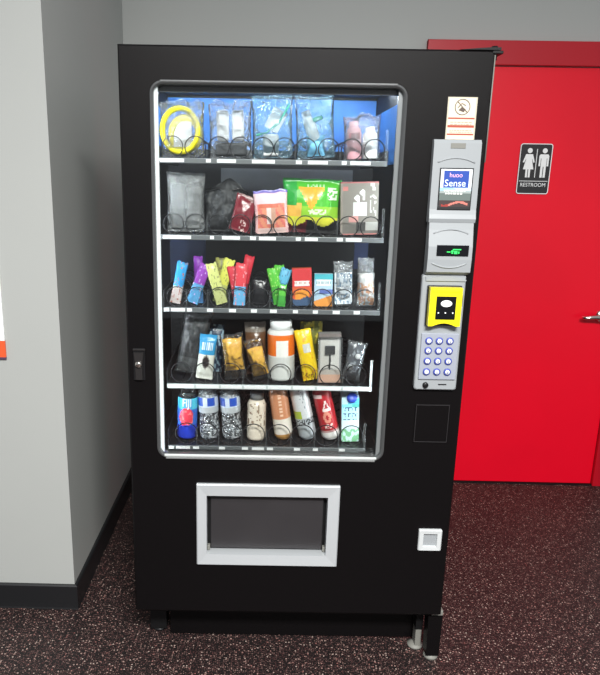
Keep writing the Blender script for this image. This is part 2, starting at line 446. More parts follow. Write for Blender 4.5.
p.prism([(mx_ - .016, 1.684), (mx_ + .020, 1.684), (mx_ + .025, 1.676), (mx_ + .025, 1.630), (mx_ + .017, 1.630), (mx_ + .017, 1.666), (mx_ + .0145, 1.666), (mx_ + .0145, 1.578), (mx_ + .004, 1.578), (mx_ + .004, 1.628), (mx_, 1.628), (mx_, 1.578), (mx_ - .0105, 1.578), (mx_ - .0105, 1.666), (mx_ - .013, 1.666), (mx_ - .013, 1.630), (mx_ - .021, 1.630), (mx_ - .021, 1.676)], yy0, yy1)
p.build('pictogram', 'white', sg)
p = MB(); p.box(SX0 + .078, SX0 + .081, yy0, yy1, 1.578, 1.708); p.box(SX0 + .008, SX1 - .008, yy0, yy1, 1.560, 1.5625)
p.build('divider_line', 'white', sg)
MB().text('RESTROOM', .0245, (SX0 + SX1) / 2, sy - .005, 1.536, depth=.0012, sx=.95).build('lettering', 'white', sg)

# sign on the left wall, cut by the photograph's edge
ps = thing('wall_sign', 'white wall sign with an orange band along its foot at left', 'sign', (0, 0, 0), (0, 0, RW))
MB().box(-1.36, -.958, YF - .006, YF - .0005, 1.012, 1.62, bev=.001).build('panel', 'white', ps)
MB().box(-1.36, -.957, YF - .007, YF - .0005, .956, 1.012).build('orange_band', 'orange_paint', ps)
MB().box(-1.36, -.957, YF - .007, YF - .0005, .948, .956).build('dark_edge', 'purple_line', ps)

# ------------------------------------------------------------------ the vending machine
W2, ZB, ZT = .492, .1937, 1.8812
vm = thing('vending_machine', 'tall black glass-front vending machine standing on dark speckled floor', 'vending machine')
# window opening
WX0, WX1, WZ0, WZ1 = -.411, .272, .726, 1.795
IX0, IX1, IY1 = -.452, .300, .66                          # inside of the cabinet
# cabinet: an open box behind the door
c = MB(); cy0, cy1 = .048, .93; t = .012
c.box(-W2 + .004, -W2 + .004 + t, cy0, cy1, ZB + .01, ZT - .012)
c.box(W2 - .004 - t, W2 - .004, cy0, cy1, ZB + .01, ZT - .012)
c.box(-W2 + .016, W2 - .016, cy0, cy1, ZT - .024, ZT - .012)
c.box(-W2 + .016, W2 - .016, cy0, cy1, ZB + .01, ZB + .022)
c.box(-W2 + .016, W2 - .016, cy1 - t, cy1, ZB + .022, ZT - .024)
c.build('cabinet', 'blackside', vm)
li = MB()
li.box(IX0 - .006, IX0, .047, IY1, .66, 1.84); li.box(IX1, IX1 + .006, .047, IY1, .66, 1.84)
li.box(IX0, IX1, IY1, IY1 + .006, .66, 1.84); li.box(IX0, IX1, .047, IY1, 1.834, 1.84); li.box(IX0, IX1, .047, IY1, .66, .666)
li.build('interior_liner', 'liner', vm)
# added boards inside the compartment, coloured to stand in for reflections in the glass
def board(u0, u1, v0, v1, mt, nm='reflection_board'):
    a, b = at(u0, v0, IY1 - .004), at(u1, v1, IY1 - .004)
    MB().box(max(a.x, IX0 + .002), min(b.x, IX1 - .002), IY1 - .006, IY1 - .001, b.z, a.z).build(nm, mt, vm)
board(140, 420, 97, 153, 'blue', 'blue_reflection_board')
for x in (IX0 + .001, IX1 - .004): MB().box(x, x + .003, .16, IY1 - .01, 1.598, 1.772).build('blue_side_reflection', 'blue', vm)
board(150, 206, 238, 292, 'navy', 'navy_reflection_board')
board(355, 420, 236, 270, 'navy', 'navy_reflection_board')
board(221, 350, 168, 228, 'grey_reflection', 'grey_reflection_board')

# door: chamfered slab with two openings
d = MB(); ZS = .690; BX0, BX1, BZ0, BZ1 = -.285, .138, .378, .636
def slab(x0, x1, z0, z1, h, r, top, bot):
    e = .005; hx0, hx1, hz0, hz1 = h
    ex0, ex1, ez0, ez1 = x0 + e, x1 - e, z0 + (e if bot else 0), z1 - (e if top else 0)
    rr = .003
    loops = [rrect(x0, x1, z0, z1, .0005, .045), rrect(x0, x1, z0, z1, .0005, e), rrect(ex0, ex1, ez0, ez1, .0005, 0), rrect(hx0, hx1, hz0, hz1, r, 0), rrect(hx0, hx1, hz0, hz1, r, .045)]
    d.ring(loops, closed=True)
slab(-W2, W2, ZS, ZT, (WX0, WX1, WZ0, WZ1), .034, True, False)
slab(-W2, W2, ZB, ZS, (BX0, BX1, BZ0, BZ1), .002, False, True)
d.build('door', 'black', vm)
MB().box(-W2 + .03, W2 - .03, .012, .06, ZB - .008, ZB).build('door_bottom_flange', 'black', vm)

# window trim, jamb and glass
def loopset(ins, r, y): return rrect(WX0 + ins, WX1 - ins, WZ0 + ins, WZ1 - ins, max(.006, r), y)
fm = MB(); fm.ring([loopset(0, .034, .006), loopset(.0015, .033, -.004), loopset(.006, .030, -.006), loopset(.0103, .024, -.002), loopset(.0103, .024, .03), loopset(.0, .034, .03)], closed=True)
fm.build('window_trim', 'frame_dark', vm)
ji, jo = .0195, .0105
def jamb(name, mt, quad):
    """one side of the window's inner frame: a bevelled bar seen between the trim and the glass"""
    MB().add(quad, [(0, 1, 2, 3), (4, 7, 6, 5), (0, 4, 5, 1), (1, 5, 6, 2), (2, 6, 7, 3), (3, 7, 4, 0)]).build(name, mt, vm)
l0, l1, r0, r1 = WX0 + jo, WX0 + ji, WX1 - ji, WX1 - jo; b0, b1, t0, t1 = WZ0 + jo, WZ0 + ji, WZ1 - ji, WZ1 - jo
def bar(xa, xb, za, zb, ya=.003, yb=.072): return [(xa, ya, za), (xb, ya, za), (xb, ya, zb), (xa, ya, zb), (xa, yb, za), (xb, yb, za), (xb, yb, zb), (xa, yb, zb)]
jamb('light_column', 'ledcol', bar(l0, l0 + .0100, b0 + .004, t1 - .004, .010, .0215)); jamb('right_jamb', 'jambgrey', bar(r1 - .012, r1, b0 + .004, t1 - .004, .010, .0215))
jamb('top_jamb', 'dark', bar(l0, r1, t0 - .006, t1, .0285, .040)); jamb('bottom_jamb', 'dark', bar(l0, r1, b0, WZ0 + .0150, .0285, .034))
MB().box(l0 + .012, r1 - .012, -.0085, -.0015, WZ0 + .0065, WZ0 + .0145, bev=.0025).build('bottom_bead', 'bead', vm)
MB().box(l0 + .016, r1 - .016, -.0075, -.0015, WZ0 - .001, WZ0 + .0055, bev=.002).build('bottom_bead', 'silver', vm)
MB().box(l0 + .018, r1 - .018, -.0065, -.0015, WZ1 - .006, WZ1, bev=.002).build('top_bead', 'frame_dark', vm)
gz = MB(); a = rrect(WX0 + .0106, WX1 - .0106, WZ0 + .0106, WZ1 - .0106, .021, .022); b = rrect(WX0 + .0106, WX1 - .0106, WZ0 + .0106, WZ1 - .0106, .021, .027)
n = len(a); gz.ring([a, b]); gz.add(a, [tuple(range(n))]); gz.add(b, [tuple(range(n - 1, -1, -1))])
gz.build('glass_pane', 'pane', vm)
# lamps of the machine: led tubes tucked behind both uprights and the head of the door
for x in (IX0 + .014, IX1 - .012):
    MB().tube([(x, .058, .70), (x, .058, 1.80)], .006, 10).build('led_tube', 'led', vm)
for y in (.058, .46): MB().tube([(-.40, y, 1.826), (.26, y, 1.826)], .006, 10).build('led_tube', 'led', vm)  # rear tube is an unseen addition brightening the top row and boards

# trays
TZ = [1.600, 1.386, 1.172, .934, .732]                    # tray floors
TX0 = [-.408, -.408, -.394, -.388, -.388]
TX1 = [.243, .246, .248, .238, .229]
LANES = [[173, 195.5, 219, 240.5, 263, 284.5, 306, 328.5, 351.5, 374],
         [174, 196, 219, 240.5, 262, 283.5, 305, 326, 348, 370],
         [177, 197, 219.5, 239.5, 259.5, 280.5, 301.5, 322, 343, 364.5],
         [182, 205, 230.5, 256, 280.5, 305, 330, 355.5],
         [187, 207, 230.5, 253.5, 279, 302.5, 326, 351]]
RV = [143.5, 223, 294, 369, 432]
RAD = [.0290, .0290, .0295, .0320, .0350]
LAB = [[(160, 184), (206, 211), (217, 236), (252, 275), (296, 302), (308, 328), (342, 347), (350.5, 371)],
       [(163, 191), (210, 214), (222, 240), (250, 256), (259, 276), (296, 301), (305, 318), (337, 343), (346, 362)],
       [(164, 169), (171, 185), (187, 192), (207, 213), (229, 236), (251, 257), (270, 277), (293, 298), (313, 318), (333, 340), (354, 360)],
       [(168, 194), (196, 219), (221, 242), (244, 266), (268, 291), (293, 315), (317, 341), (343, 369)],
       [(169, 174), (176, 190), (193, 199), (219, 225), (242, 248), (252, 264), (267, 273), (294, 300), (313, 318), (339, 345)]]
STRIPV = [(157, 162), (234, 239), (306, 311.5), (384, 389), (445, 450)]
tray_lane_x = []
for r in range(5):
    z = TZ[r]
    tb = MB()
    tb.box(TX0[r], TX1[r], .084, .60, z - .003, z)
    tb.box(TX0[r] - .002, TX0[r], .084, .60, z - .0135, z + (.05 if r != 0 else .035)); tb.box(TX1[r], TX1[r] + .002, .084, .60, z - .0135, z + .03)
    tray = tb.build('tray', 'tray', vm)
    MB().box(TX0[r], TX1[r], .078, .084, z - .0135, z + .001, bev=.0015).build('tray_front', 'jamb' if r == 3 else 'strip', tray)
    for k, (u0, u1) in enumerate(LAB[r]):
        x0, x1 = at(u0, STRIPV[r][0], .078).x, at(u1, STRIPV[r][0], .078).x
        MB().box(x0, x1, .0762, .078, z - .0105, z - .0010).build('price_card', 'lab', tray)
    xs = [at(u, RV[r], .10).x for u in LANES[r]]; tray_lane_x.append(xs)
    R = RAD[r]; wr = .0017
    step = 2 if r < 2 else 1
    for k in range(step, len(xs), step):                  # clear dividers between lanes
        x = (xs[k - 1] + xs[k]) / 2
        MB().box(x - .0012, x + .0012, .0850, .0862, z, z + .056).build('divider', 'rigid', tray)
    MB().box(TX1[r] - .008, TX1[r] - .001, .079, .083, z + .002, z + .085).build('end_bracket', 'jamb' if r == 3 else 'rigid', tray)
    proto = None
    for k, x in enumerate(xs):                            # one wire spiral a lane
        if proto is None:
            pts = []; q = 26
            for i in range(q + 1):                        # the front ring
                a = -PI / 2 + 2 * PI * i / q; pts.append((R * math.cos(a), .0030 * i / q, R * math.sin(a)))
            for k2 in range(1, 6): pts.append((0, .003 + .025 * k2, -R))   # a long last pitch under the foremost item
            for i in range(1, 4 * q + 1):
                a = -PI / 2 + 2 * PI * i / q; pts.append((R * math.cos(a), .128 + .07 * i / q, R * math.sin(a)))
            proto = MB().tube(pts, wr, 6).build('spiral', 'wire', tray); o = proto
        else:
            o = proto.copy(); COL.objects.link(o); o.parent = tray
        o.location = (x, .0880, z + R + wr + .0005)
        if step == 2 and k % 2: o.scale = (-1, 1, 1)

# delivery bin
bn = MB()
o0, i0 = (-.293, .146, .369, .645), (-.262, .110, .406, .606)
bn.ring([rrect(*o0, .002, .004), rrect(*o0, .003, -.008), rrect(o0[0] + .003, o0[1] - .003, o0[2] + .003, o0[3] - .003, .002, -.011), rrect(*i0, .002, -.008), rrect(*i0, .002, .03), rrect(BX0 + .001, BX1 - .001, BZ0 + .001, BZ1 - .001, .002, .03), rrect(BX0 + .001, BX1 - .001, BZ0 + .001, BZ1 - .001, .002, .004)], closed=True)
bf = bn.build('bin_frame', 'alu', vm)
fb = MB(); fb.box(-.252, .100, .020, .028, .412, .590, bev=.003)
fb.build('bin_flap', 'flap', bf)
for x0, x1 in ((-.2615, -.253), (.101, .1095)): MB().box(x0, x1, .012, .028, .408, .424, bev=.002).build('flap_hinge', 'footgrey', bf)
MB().box(-.283, .136, .036, .04, .38, .634).build('bin_back', 'liner', bf)

# lock handle on the left
lk = MB(); lx, lz = -.457, 1.019
lk.box(lx - .017, lx + .017, -.004, .001, lz - .049, lz + .047, bev=.0015)
hl = lk.build('lock_handle', 'dark', vm)
MB().box(lx - .017, lx + .019, -.010, -.003, lz + .042, lz + .046, bev=.001).build('handle_lip', 'lever', hl)
MB().prism([(lx - .014, lz + .036), (lx + .014, lz + .036), (lx + .010, lz - .002), (lx + .010, lz - .045), (lx - .010, lz - .045), (lx - .010, lz - .002)], -.013, -.003).build('handle_lever', 'lever', hl)
MB().lathe([(.001, 0), (.0095, 0), (.0095, .006), (.007, .008), (.001, .008)], 20, xf=Matrix.Translation((lx, -.012, lz + .002)) @ Matrix.Rotation(PI / 2, 4, 'X')).build('lock_cylinder', 'chrome', hl)

# hinge on the top right corner
hg = MB()
hg.prism([(.40, 1.8815), (.480, 1.888), (.506, 1.888), (.506, 1.8815)], .0, .04)
hg.tube([(.495, .022, 1.86), (.495, .022, 1.894)], .008, 14)
hg.box(.484, .512, -.002, .05, 1.872, 1.880, bev=.002)
hg.build('top_hinge', 'blackside', vm)
MB().tube([(W2 + .001, .006, 1.60), (W2 + .001, .006, 1.872)], .0022, 8).build('edge_highlight', 'footgrey', vm)  # pale tube stands in for the highlight on the door's upper edge

# control panel on the right
def side_profile(x0, x1, yz, mb, mi=0):
    vs = [(x0, y, z) for y, z in yz] + [(x1, y, z) for y, z in yz]; n = len(yz)
    mb.add(vs, [tuple(range(n)), tuple(range(2 * n - 1, n - 1, -1))] + [(i, i + n, (i + 1) % n + n, (i + 1) % n) for i in range(n)], mi)
cp = MB()
PX0, PX1 = .351, .479
side_profile(PX0, PX1, [(0, 1.657), (-.016, 1.657), (-.022, 1.648), (-.025, 1.475), (-.027, 1.462), (-.030, 1.450), (-.0265, 1.440), (0, 1.440)], cp)
side_profile(PX0 + .003, PX1 - .003, [(0, 1.4398), (-.0255, 1.4398), (-.028, 1.42), (-.036, 1.375), (-.037, 1.340), (-.034, 1.305), (-.015, 1.2958), (0, 1.2958)], cp)
lo = [rrect(PX0 - .002, PX1 - .006, .957, 1.2955, .008, 0), rrect(PX0 - .002, PX1 - .006, .957, 1.2955, .008, -.013), rrect(PX0 + .001, PX1 - .009, .960, 1.2925, .008, -.016)]
cp.ring(lo); cp.add(lo[-1], [tuple(range(len(lo[0])))])
pan = cp.build('control_panel', 'grey', vm)
def arc(xm, zm, half, sag, y, n=14): return [(xm + half * q, y(zm + sag * (1 - q * q)), zm + sag * (1 - q * q)) for q in [k / n * 2 - 1 for k in range(n + 1)]]
yt = lambda z: -.0235 - .0005; 
for a_ in ((1.598, .050, .012, -.0232), (1.410, .048, .012, -.0290), (1.330, .048, -.012, -.0362)):
    MB().tube(arc(.414, a_[0], a_[1], a_[2], lambda z: a_[3]), .0022, 8).build('panel_ridge', 'grey', pan)
MB().box(.396, .436, -.0235, -.0215, 1.634, 1.648, bev=.001).build('panel_badge', 'footgrey', pan)
MB().prism([(.358, 1.290)] + [(.416 + .058 * q, 1.281 + .012 * (1 - q * q)) for q in [k / 6 - 1 for k in range(13)]] + [(.474 - .003, 1.278), (.358, 1.278)], -.020, -.0155).build('panel_lip', 'grey', pan)
# advert card in the panel
PW = lin
def advert(u, v):
    if v > .95 or (u > .80 and v > .55) : return (225, 232, 238)
    if v > .53: return (30, 70, 160) if abs(u) < .82 else (225, 232, 238)
    if v > .45: return (190, 222, 236) if (u * .2 + v) > .5 else (150, 190, 205)
    if v > .40: return (150, 160, 158)
    if v > .22: return (96, 108, 104)
    s1 = abs((v - .13) - .05 * math.sin(3.2 * u + .6)) < .028 and abs(u) < .85
    if s1: return (205, 120, 108) if u > -.4 else (150, 50, 44)
    return (58, 46, 46) if v > .05 else (34, 34, 36)
ad = MB(); AX0, AX1, AZ0, AZ1 = .3745, .4595, 1.476, 1.581
ad.box(AX0 - .003, AX1 + .003, -.0262, -.0235, AZ0 - .003, AZ1 + .003, 1)
ad.sheet(AX0, AX1, AZ0, AZ1, -.0272, -.0262, 40, 50, advert)
adv = ad.build('advert_card', ['card', 'dark'], pan)
tx = MB(); tx.text('huoo', .017, .4155, -.0274, 1.560, ink=(250, 196, 222), depth=.0008)
tx.text('Sense', .0255, .4145, -.0274, 1.536, ink=(236, 248, 252), depth=.0008)
for k, (zz, w_) in enumerate(((1.5225, .058), (1.515, .050))):
    x = .415 - w_ / 2; random.seed(3 + k)
    while x < .415 + w_ / 2 - .003:
        l = random.choice((.004, .006, .009)); tx.box(x, min(x + l, .415 + w_ / 2), -.0278, -.0272, zz, zz + .0042, 0, (232, 232, 228)); x += l + .0022
tx.build('advert_lettering', 'card', pan)
# display
MB().box(.377, .4655, -.0385, -.030, 1.3495, 1.3795, bev=.001).build('display', 'screen', pan)
seg = MB()
for x0, x1, z0, z1 in ((.421, .444, 1.3665, 1.3695), (.417, .423, 1.3615, 1.3655), (.405, .415, 1.360, 1.3625), (.418, .422, 1.3565, 1.361), (.425, .434, 1.356, 1.364), (.4365, .4395, 1.357, 1.363)):
    seg.box(x0, x1, -.0392, -.0384, z0, z1)
seg.build('display_digits', 'green_led', pan)
# card reader
rd = MB(); rx0, rx1, rz0, rz1 = .371, .462, 1.150, 1.260
rd.box(rx0 - .003, rx1 + .004, -.026, -.014, rz0 - .003, rz1 + .003, 1, bev=.003)
rd.box(rx1 + .001, rx1 + .006, -.034, -.02, 1.205, 1.24, 1, bev=.002)
body = [(rx0, rz1), (rx1, rz1)] + [(rx1, rz0)] + [(rx1 - .012 - (rx1 - rx0 - .024) * k / 10, rz0 + .009 * math.sin(PI * k / 10)) for k in range(11)] + [(rx0, rz0)]
rd.prism(body, -.046, -.020)
rd.box(rx0 + .006, rx1 - .006, -.0475, -.045, rz1 - .012, rz1 - .004, bev=.001)
rdr = rd.build('card_reader', ['yellow', 'dark'], vm)
s = MB(); s.box(.3895, .4455, -.048, -.0455, 1.170, 1.236, bev=.001); s.build('reader_screen', 'screen', rdr)
s = MB(); e = [( .418 + .016 * math.cos(2 * PI * k / 24), 1.216 + .0095 * math.sin(2 * PI * k / 24)) for k in range(24)]
s.prism(e, -.0486, -.0478); s.build('contactless_mark', 'white', rdr)
s = MB()
for x in (.397, .417, .438): s.prism(disc(x, 1.1895, .0022, 10), -.0486, -.0478)
s.build('reader_dots', 'lab', rdr)
# keypad
kp = MB(); kp.box(.358, .466, -.0215, -.0155, .990, 1.128, bev=.002)
kpad = kp.build('keypad', 'grey2', vm)
kx = [.3795, .4095, .440]; kz = [1.106, 1.077, 1.046, 1.014]; names = '123456789*0#'
for r_ in range(4):
    for c_ in range(3):
        x, z = kx[c_] + .0015 * 0, kz[r_]
        b = MB(); rot = Matrix.Translation((x, -.0210, z)) @ Matrix.Rotation(PI / 2, 4, 'X')
        b.lathe([(.001, 0), (.0108, 0), (.0108, .003), (.0094, .0042)], 24, 1, xf=rot)
        b.lathe([(.001, .0038), (.0068, .0038), (.0060, .0062), (.001, .0062)], 24, 0, xf=rot)
        b.text(names[r_ * 3 + c_], .010, x, -.0276, z - .0035, 2, depth=.0006)
        b.build('button', ['white', 'blueled', 'navy'], kpad)
kl = MB(); kl.lathe([(.001, 0), (.0085, 0), (.0085, .006), (.006, .008), (.001, .008)], 20, xf=Matrix.Translation((.3805, -.0155, .973)) @ Matrix.Rotation(PI / 2, 4, 'X'))
bpl = kl.build('panel_lock', 'dark', vm)
bsl = MB().box(.418, .442, -.0175, -.0155, .9735, .9765).build('coin_slot', 'dark', vm)

def resize(o, k, q):
    o.data.transform(Matrix.Translation((-.115 * (1 - k), 0, 1.5427 * (1 - q))) @ Matrix.Diagonal((k, 1, q, 1)))
    for ch in o.children: resize(ch, k, q)
resize(pan, .988, .996); resize(rdr, .980, .986); resize(kpad, .989, .996); resize(bpl, .990, .997); resize(bsl, .990, .997)

# warning sticker above the panel
def warn(u, v):
    if abs(u) > .93 or v > .97: return (196, 188, 168)
    for zz in (.50, .31, .12):
        if abs(v - zz) < .028: return (168, 72, 50)
    return (222, 213, 192)
st = MB(); st.sheet(.378, .456, 1.658, 1.765, -.0018, -.0002, 20, 50, warn)
sk = st.build('warning_sticker', 'card', vm)
ws = MB(); cx_, cz_ = .4175, 1.740
ws.tube([(cx_ + .0195 * math.cos(2 * PI * k / 28), -.0022, cz_ + .0195 * math.sin(2 * PI * k / 28)) for k in range(28)], .0011, 6, ink=(98, 84, 70), closed=True)
ws.tube([(cx_ - .013, -.0022, cz_ + .013), (cx_ + .013, -.0022, cz_ - .013)], .0011, 6, ink=(98, 84, 70))
ws.prism([(cx_ - .010, cz_ - .008), (cx_ + .004, cz_ - .013), (cx_ + .009, cz_ - .006), (cx_ - .001, cz_ + .001)], -.0028, -.0018, 0, (84, 70, 60))
ws.tube([(cx_ - .012, -.0022, cz_ - .002), (cx_ - .002, -.0022, cz_ + .009), (cx_ + .008, -.0022, cz_ + .004)], .0012, 6, ink=(110, 96, 84))
random.seed(5)
for zz in (1.7005, 1.695, 1.680, 1.6755):
    x = .388
    while x < .446:
        l = random.choice((.004, .006, .009)); ws.box(x, min(x + l, .448), -.0023, -.0017, zz, zz + .002, 0, (168, 150, 126)); x += l + .002
ws.build('warning_print', 'card', sk)

# blank bill plate and coin return
MB().box(.356, .459, -.0025, .001, .789, .911, bev=.001).build('bill_plate', 'black', vm)
MB().ring([rrect(.358, .457, .791, .909, .001, -.0025), rrect(.3585, .4565, .7915, .9085, .001, -.004), rrect(.3595, .4555, .7925, .9075, .001, -.004), rrect(.360, .455, .793, .907, .001, -.0025)], closed=True).build('bill_plate_edge', 'flap', vm)
cr = MB(); A = (.3965, .4685, .430, .503); Bq = (.411, .454, .444, .489)
lo = [rrect(*A, .004, .001), rrect(*A, .005, -.007), rrect(A[0] + .003, A[1] - .003, A[2] + .003, A[3] - .003, .004, -.010), rrect(*Bq, .001, -.009), rrect(Bq[0] + .002, Bq[1] - .002, Bq[2] + .002, Bq[3] - .002, .001, -.001)]
cr.ring(lo); coin = cr.build('coin_return', 'offwhite', vm)
MB().box(Bq[0] + .001, Bq[1] - .001, -.0015, .001, Bq[2] + .001, Bq[3] - .001).build('coin_flap', 'grey', coin)

# legs
def leg(x0, x1, y0, y1, mt='blackside', ft='footgrey'):
    b = MB(); b.box(x0, x1, y0, y1, .014, ZB + .012, bev=.002); l = b.build('leg', mt, vm)
    f = MB(); f.lathe([(.001, 0), (.026, 0), (.026, .006), (.012, .012), (.012, .02), (.001, .02)], 20, xf=Matrix.Translation(((x0 + x1) / 2, (y0 + y1) / 2, 0))); f.build('foot', ft, l)
leg(-.472, -.415, .150, .21, ft='dark'); MB().box(-.400, .452, .140, .146, .004, ZB + .012).build('under_shade_panel', 'black', vm); leg(.415, .468, .80, .86); leg(-.47, -.417, .80, .86)  # added black panel stands in for the deep shade under the machine
pl = MB(); pl.prism([(.461, .170), (.508, .170), (.506, .018), (.464, .018)], .030, .075); dl = pl.build('door_prop', 'black', vm)
MB().box(.470, .508, .030, .075, .171, .189, bev=.002).build('prop_bracket', 'footgrey', dl)
MB().lathe([(.001, 0), (.024, 0), (.024, .008), (.012, .017), (.001, .017)], 20, xf=Matrix.Translation((.485, .052, 0))).build('foot', 'footgrey', dl)
lg = MB(); lg.box(.438, .462, .085, .13, .075, ZB + .012, bev=.002); l = lg.build('leg', 'blackside', vm)
MB().box(.440, .460, .088, .125, .010, .075, bev=.002).build('leg_socket', 'footgrey', l)
MB().lathe([(.001, 0), (.026, 0), (.026, .006), (.012, .012), (.001, .012)], 20, xf=Matrix.Translation((.445, .105, 0))).build('foot', 'footgrey', l)

# ------------------------------------------------------------------ the goods
exec_goods = True
def stand(name, label, cat, bot, top, Y, row, group=None, back=0.0, yaw=0.0):
    """an Empty on the tray where the photograph shows the item's foot; returns it with the item's length and the local scale"""
    P0, P1 = at(*bot, Y), at(*top, Y)
    v = P1 - P0; L = math.hypot(v.x, v.z); roll = math.atan2(v.x, v.z)
    r = thing(name, label, cat, P0, (back, roll, yaw), group)
    r['_row'] = row
    return r, L / max(.5, math.cos(back)), 1.0 / ppm(P0)

def settle(root):
    """lower or lift the thing until it rests on its tray, just above the spiral wire"""
    row = root['_row']; del root['_row']
    mw = Matrix.Translation(root.location) @ root.rotation_euler.to_matrix().to_4x4()
    lo = 1e9
    def walk(o, mm):
        nonlocal lo
        for ch in o.children:
            m2 = mm @ ch.matrix_basis
            if ch.type == 'MESH':
                for v in ch.data.vertices: lo = min(lo, (m2 @ v.co).z)
            walk(ch, m2)
    walk(root, mw)
    root.location.z += TZ[row] + .0042 - lo

def copy_tree(o, parent=None):
    c = o.copy(); COL.objects.link(c)
    if parent is not None: c.parent = parent
    for ch in list(o.children): copy_tree(ch, c)
    return c

YG = .150
# ---- row one: bags with first-aid style goods
r, L, s = stand('cable_pack', 'clear bag holding a yellow looped band and white card, first on the top shelf', 'bag', (183, 154), (182, 97), YG, 0)
mb = MB()
for rx_, rz_, cx0, cz0, yy in ((17.5, 20.5, -2, 25.5, -.010), (13.5, 15.5, 2.5, 22, .004)):
    mb.tube([((cx0 + rx_ * math.cos(2 * PI * k / 36)) * s, yy + .004 * math.sin(4 * PI * k / 36), (cz0 + rz_ * math.sin(2 * PI * k / 36)) * s) for k in range(36)], .0080 if yy < 0 else .0105, 12, closed=True)
mb.build('yellow_band', 'yellow', r)
MB().box(-9 * s, 9 * s, -.003, .001, 10 * s, 34 * s, bev=.0008).build('card', 'white', r)
MB().pouch(44 * s, L, .05, mi=0, wrinkle=.003, seed=1, ragged=.016, crimp=.05).build('clear_bag', 'clear', r); settle(r)

r, L, s = stand('tube_pack', 'clear bag with two white tubes over dark items, second on the top shelf', 'bag', (231, 155), (230, 99), YG, 0)
for x in (-7.5, 7.5):
    MB().box((x - 6) * s, (x + 6) * s, -.010, .012, 16 * s, 45 * s, bev=.008).build('tube', 'white', r)
MB().box(-15 * s, 16 * s, -.012, .012, 2 * s, 14 * s, bev=.006).build('dark_item', 'cloth', r)
MB().pouch(43 * s, L, .05, wrinkle=.003, seed=2, ragged=.016, crimp=.05).build('clear_bag', 'clear', r); settle(r)

r, L, s = stand('hygiene_pack', 'blue-tinted bag with a slanted white box and green cord, on the top shelf', 'bag', (273, 156), (272, 93), YG, 0, 'tall blue-tinted bags on the top shelf')
MB().box(-7 * s, 8 * s, -.010, .006, -10 * s, 11 * s, bev=.002, xf=Matrix.Translation((3 * s, 0, 36 * s)) @ Matrix.Rotation(math.radians(32), 4, 'Y')).build('white_box', 'white', r)
MB().box(-10 * s, 6 * s, -.009, .008, 2 * s, 23 * s, bev=.006).build('white_item', 'white', r)
grn = mat('green_cord', (86, 190, 160), .5); M['green_cord'] = grn
MB().tube([(-16 * s, -.016, 22 * s), (-6 * s, -.018, 24 * s), (6 * s, -.018, 33 * s), (17 * s, -.014, 50 * s)], .003, 8).build('cord', 'green_cord', r)
MB().pouch(41 * s, L, .055, wrinkle=.003, seed=3, crimp=.04).build('clear_bag', 'teal', r); settle(r)

r, L, s = stand('lotion_pack', 'blue-tinted bag with a tilted white tube and blue cloth, on the top shelf', 'bag', (316, 157), (314, 94), YG, 0, 'tall blue-tinted bags on the top shelf')
bx = MB(); bx.lathe([(.001, -20 * s), (.017, -20 * s), (.017, 10 * s), (.013, 14 * s), (.013, 20 * s), (.001, 20 * s)], 24, xf=Matrix.Translation((6 * s, 0, 26 * s)) @ Matrix.Rotation(math.radians(-18), 4, 'Y'))
bx.build('white_tube', 'white', r)
bl_ = mat('pale_blue_cloth', (120, 190, 228), .7, bump=.6, bscale=80); M['pale_cloth'] = bl_
MB().pouch(18 * s, 20 * s, .03, 12, 14, wrinkle=.004, seed=4, z0=2 * s, yoff=-.006).build('blue_cloth', 'pale_cloth', r)
r.children[-1].location.x = -9 * s
MB().lathe([(.018, -2 * s), (.0185, -2 * s), (.0185, 2 * s), (.018, 2 * s)], 24, xf=Matrix.Translation((2 * s, 0, 37 * s)) @ Matrix.Rotation(math.radians(-18), 4, 'Y')).build('teal_band', 'green_cord', r)
MB().pouch(39 * s, L, .05, wrinkle=.003, seed=5, ragged=.016, crimp=.04).build('clear_bag', 'teal', r); settle(r)

r, L, s = stand('toiletry_pack', 'clear bag with pink and white bottles, last on the top shelf', 'bag', (362, 158), (362, 113), YG, 0)
M['pink'] = mat('pink_plastic', (226, 168, 178), .4)
M['maroon'] = mat('dull_red_label', (150, 84, 92), .5)
prof_b = lambda R_, H_: [(.001, 0), (R_ * .95, 0), (R_, .004), (R_, H_ * .68), (R_ * .85, H_ * .8), (R_ * .6, H_ * .86), (R_ * .6, H_), (.001, H_)]
b1 = MB().lathe(prof_b(7.5 * s, 36 * s), 28, squash=.8, xf=Matrix.Translation((-8 * s, 0, 0))).build('pink_bottle', 'pink', r)
MB().box(-13.5 * s, -3 * s, -.0205, -.019, 19 * s, 25 * s).build('bottle_label', 'maroon', r)
MB().lathe(prof_b(7.5 * s, 30 * s), 28, squash=.8, xf=Matrix.Translation((8 * s, 0, 0))).build('white_bottle', 'white', r)
MB().pouch(37 * s, L, .056, wrinkle=.003, seed=6, ragged=.016, crimp=.04, z0=-.001).build('clear_bag', 'clear', r); settle(r)

# ---- row two
r, L, s = stand('grey_pack', 'frosted silvery bag of grey goods, first on the second shelf', 'bag', (186, 231), (186, 172), YG, 1)
M['greyplastic'] = mat('mid_grey_plastic', (118, 120, 120), .5)
MB().box(-14 * s, -1 * s, -.010, .010, 3 * s, 46 * s, bev=.006).build('grey_item', 'greyplastic', r)
MB().box(1 * s, 15 * s, -.010, .010, 3 * s, 44 * s, bev=.006).build('grey_item', 'greyplastic', r)
MB().pouch(38 * s, L, .052, wrinkle=.004, seed=7, ragged=.008, crimp=.05).build('frosted_bag', 'clear2', r); settle(r)

